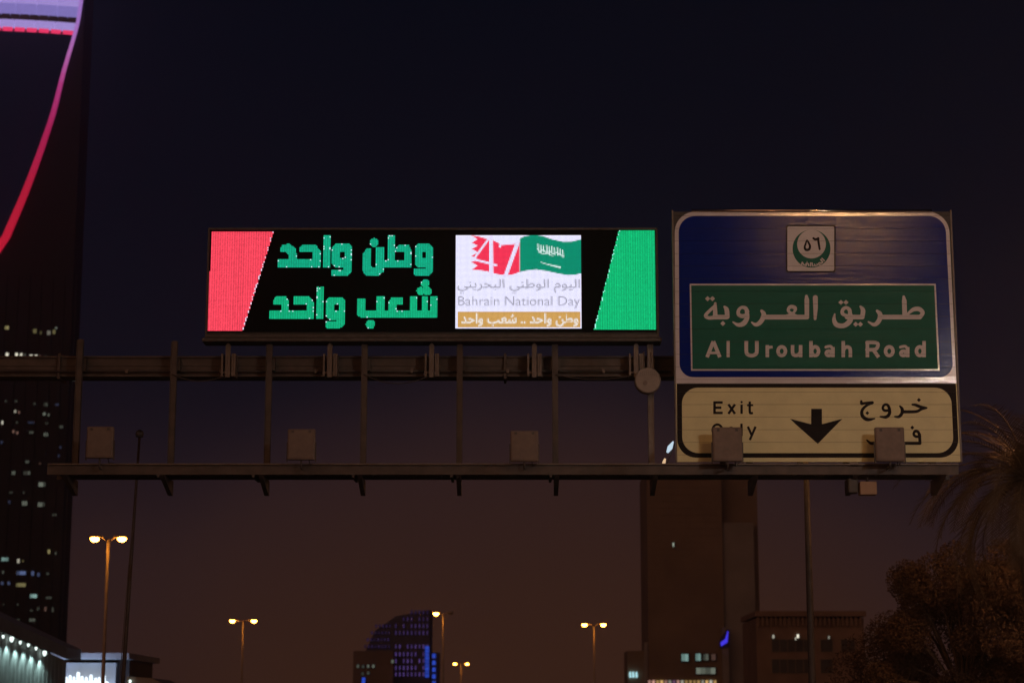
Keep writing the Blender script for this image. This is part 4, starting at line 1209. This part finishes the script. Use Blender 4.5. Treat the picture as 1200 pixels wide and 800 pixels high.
a0, a1, a2 = W2(148,792,150), W2(178,794,150), W2(192,801,150)
MB().prism([(a0[0],0),(a2[0],0),a2,a1,a0], 150, 158).build('roofed_body', M['tower_brown2'], kq)
p = at(152.5, 797, 149.8); bowl_mesh(p.x, p.y, p.z, .10, .10, .2).build('light', M['spot_face'], kq)

# ------------------------------------------------------------------ palm and trees at right
def palm(x, y, zc_, label, nf=44, L=3.4):
    root = empty('palm_tree', (x, y, .12), label, 'palm tree')
    m = MB(); pts = []; rad = []
    n = 26
    for i in range(n):
        t_ = i/(n-1); pts.append((x+.15*math.sin(t_*1.6), y, .12+(zc_-.12)*t_)); rad.append((.26-.06*t_)*(1.10 if i % 2 else .95))
    m.tube(pts, rad, 12); m.build('trunk', M['bark'], root)
    for f in range(nf):
        az_ = f*2.39996+random.uniform(-.15,.15); el0 = math.radians(random.choice((75,60,45,30,15,0,-20))+random.uniform(-8,8))
        Lf = L*random.uniform(.85,1.12)
        m = MB(); c = Vector((x+.15, y, zc_)); el = el0; seg = 12; path = [c.copy()]
        for s_ in range(seg):
            dd = Vector((math.cos(az_)*math.cos(el), math.sin(az_)*math.cos(el), math.sin(el))); c = c+dd*(Lf/seg); path.append(c.copy()); el -= math.radians(8.5)
        m.tube(path, [.035*(1-i/(seg+2)) for i in range(seg+1)], 4, cap=False)
        for i in range(2, seg*4):
            t_ = i/4; k0 = min(int(t_), seg-1); fr_ = t_-k0
            p = path[k0].lerp(path[k0+1], fr_); dd = (path[k0+1]-path[k0]).normalized()
            side = dd.cross(Vector((0,0,1))).normalized(); up = side.cross(dd)
            ll = .62*math.sin(math.pi*min(1, (t_+1.5)/(seg+2)))**.6
            for s_ in (-1, 1):
                v_ = (side*s_*.8+dd*.75+up*random.uniform(.05,.3)-Vector((0,0,random.uniform(.05,.3)))).normalized()
                w_ = dd*.022
                m.quad([p-w_, p+w_, p+v_*ll*.6+w_*.8, p+v_*ll])
        m.build('frond', M['frond'], root)
    return root
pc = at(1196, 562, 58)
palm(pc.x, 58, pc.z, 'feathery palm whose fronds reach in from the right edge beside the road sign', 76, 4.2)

def leafy(x, y, zc_, R, label, n=16000, seed=1, ls=.10):
    r = np.random.default_rng(seed)
    root = empty('leafy_tree', (x, y, .12), label, 'tree', None)
    m = MB()
    m.tube([(x,y,.12),(x+.1,y,zc_*.35),(x,y,zc_-R[2]*.5)], [.30,.22,.16], 10)
    m.build('trunk', M['bark'], root)
    cl = []
    m = MB()
    for i in range(34):
        u = r.normal(size=3); u /= np.linalg.norm(u); u[2] = u[2]*.9+.1
        rr = r.uniform(.55, .98)
        c_ = np.array((x, y, zc_))+u*np.array(R)*rr
        cl.append((c_, r.uniform(.55, 1.05)))
        s0 = Vector((x, y, zc_-R[2]*.55)); m.tube([s0, s0.lerp(Vector(c_), .55)+Vector((0,0,.2)), Vector(c_)], [.09,.05,.02], 5, cap=False)
    m.build('limbs', M['bark'], root)
    ci = r.integers(0, len(cl), n); d_ = r.normal(size=(n,3)); d_ /= np.linalg.norm(d_, axis=1)[:,None]
    cc = np.array([c_[0] for c_ in cl])[ci]; rs = np.array([c_[1] for c_ in cl])[ci]
    P = cc+d_*(rs*r.uniform(.3, 1.0, n)**.5)[:,None]
    a_v = r.normal(size=(n,3)); a_v /= np.linalg.norm(a_v, axis=1)[:,None]
    b_v = np.cross(a_v, r.normal(size=(n,3))); b_v /= np.linalg.norm(b_v, axis=1)[:,None]
    s_ = ls*r.uniform(.6, 1.4, n)[:,None]
    Vv = np.stack([P-a_v*s_, P+b_v*s_*.5, P+a_v*s_, P-b_v*s_*.5], 1)-np.array((x, y, .12))
    me = bpy.data.meshes.new('crown')
    me.vertices.add(n*4); me.vertices.foreach_set('co', Vv.reshape(-1)); me.loops.add(n*4); me.loops.foreach_set('vertex_index', np.arange(n*4))
    me.polygons.add(n); me.polygons.foreach_set('loop_start', np.arange(n)*4); me.polygons.foreach_set('loop_total', np.full(n,4)); me.update(calc_edges=True)
    me.materials.append(M['leaf']); link_mesh('crown', me, root)
    return root
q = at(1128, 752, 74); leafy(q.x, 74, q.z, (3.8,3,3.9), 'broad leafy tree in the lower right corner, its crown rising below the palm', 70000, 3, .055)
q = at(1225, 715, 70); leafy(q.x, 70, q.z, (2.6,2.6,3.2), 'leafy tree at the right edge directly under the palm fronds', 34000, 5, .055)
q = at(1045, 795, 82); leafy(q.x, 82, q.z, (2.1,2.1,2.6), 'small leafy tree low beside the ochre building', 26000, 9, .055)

# ------------------------------------------------------------------ dusty night air
hm = bpy.data.materials.new('haze_air'); hm.use_nodes = True
ht = hm.node_tree; ht.nodes.clear()
ho = ht.nodes.new('ShaderNodeOutputMaterial'); hv = ht.nodes.new('ShaderNodeVolumePrincipled')
hv.inputs['Color'].default_value = (.85, .84, .84, 1); hv.inputs['Density'].default_value = .0004; hv.inputs['Anisotropy'].default_value = .8
ht.links.new(hv.outputs[0], ho.inputs['Volume'])
MB().box(-900, 900, -220, 1100, -1.3, 330).build('haze', hm)['kind'] = 'stuff'
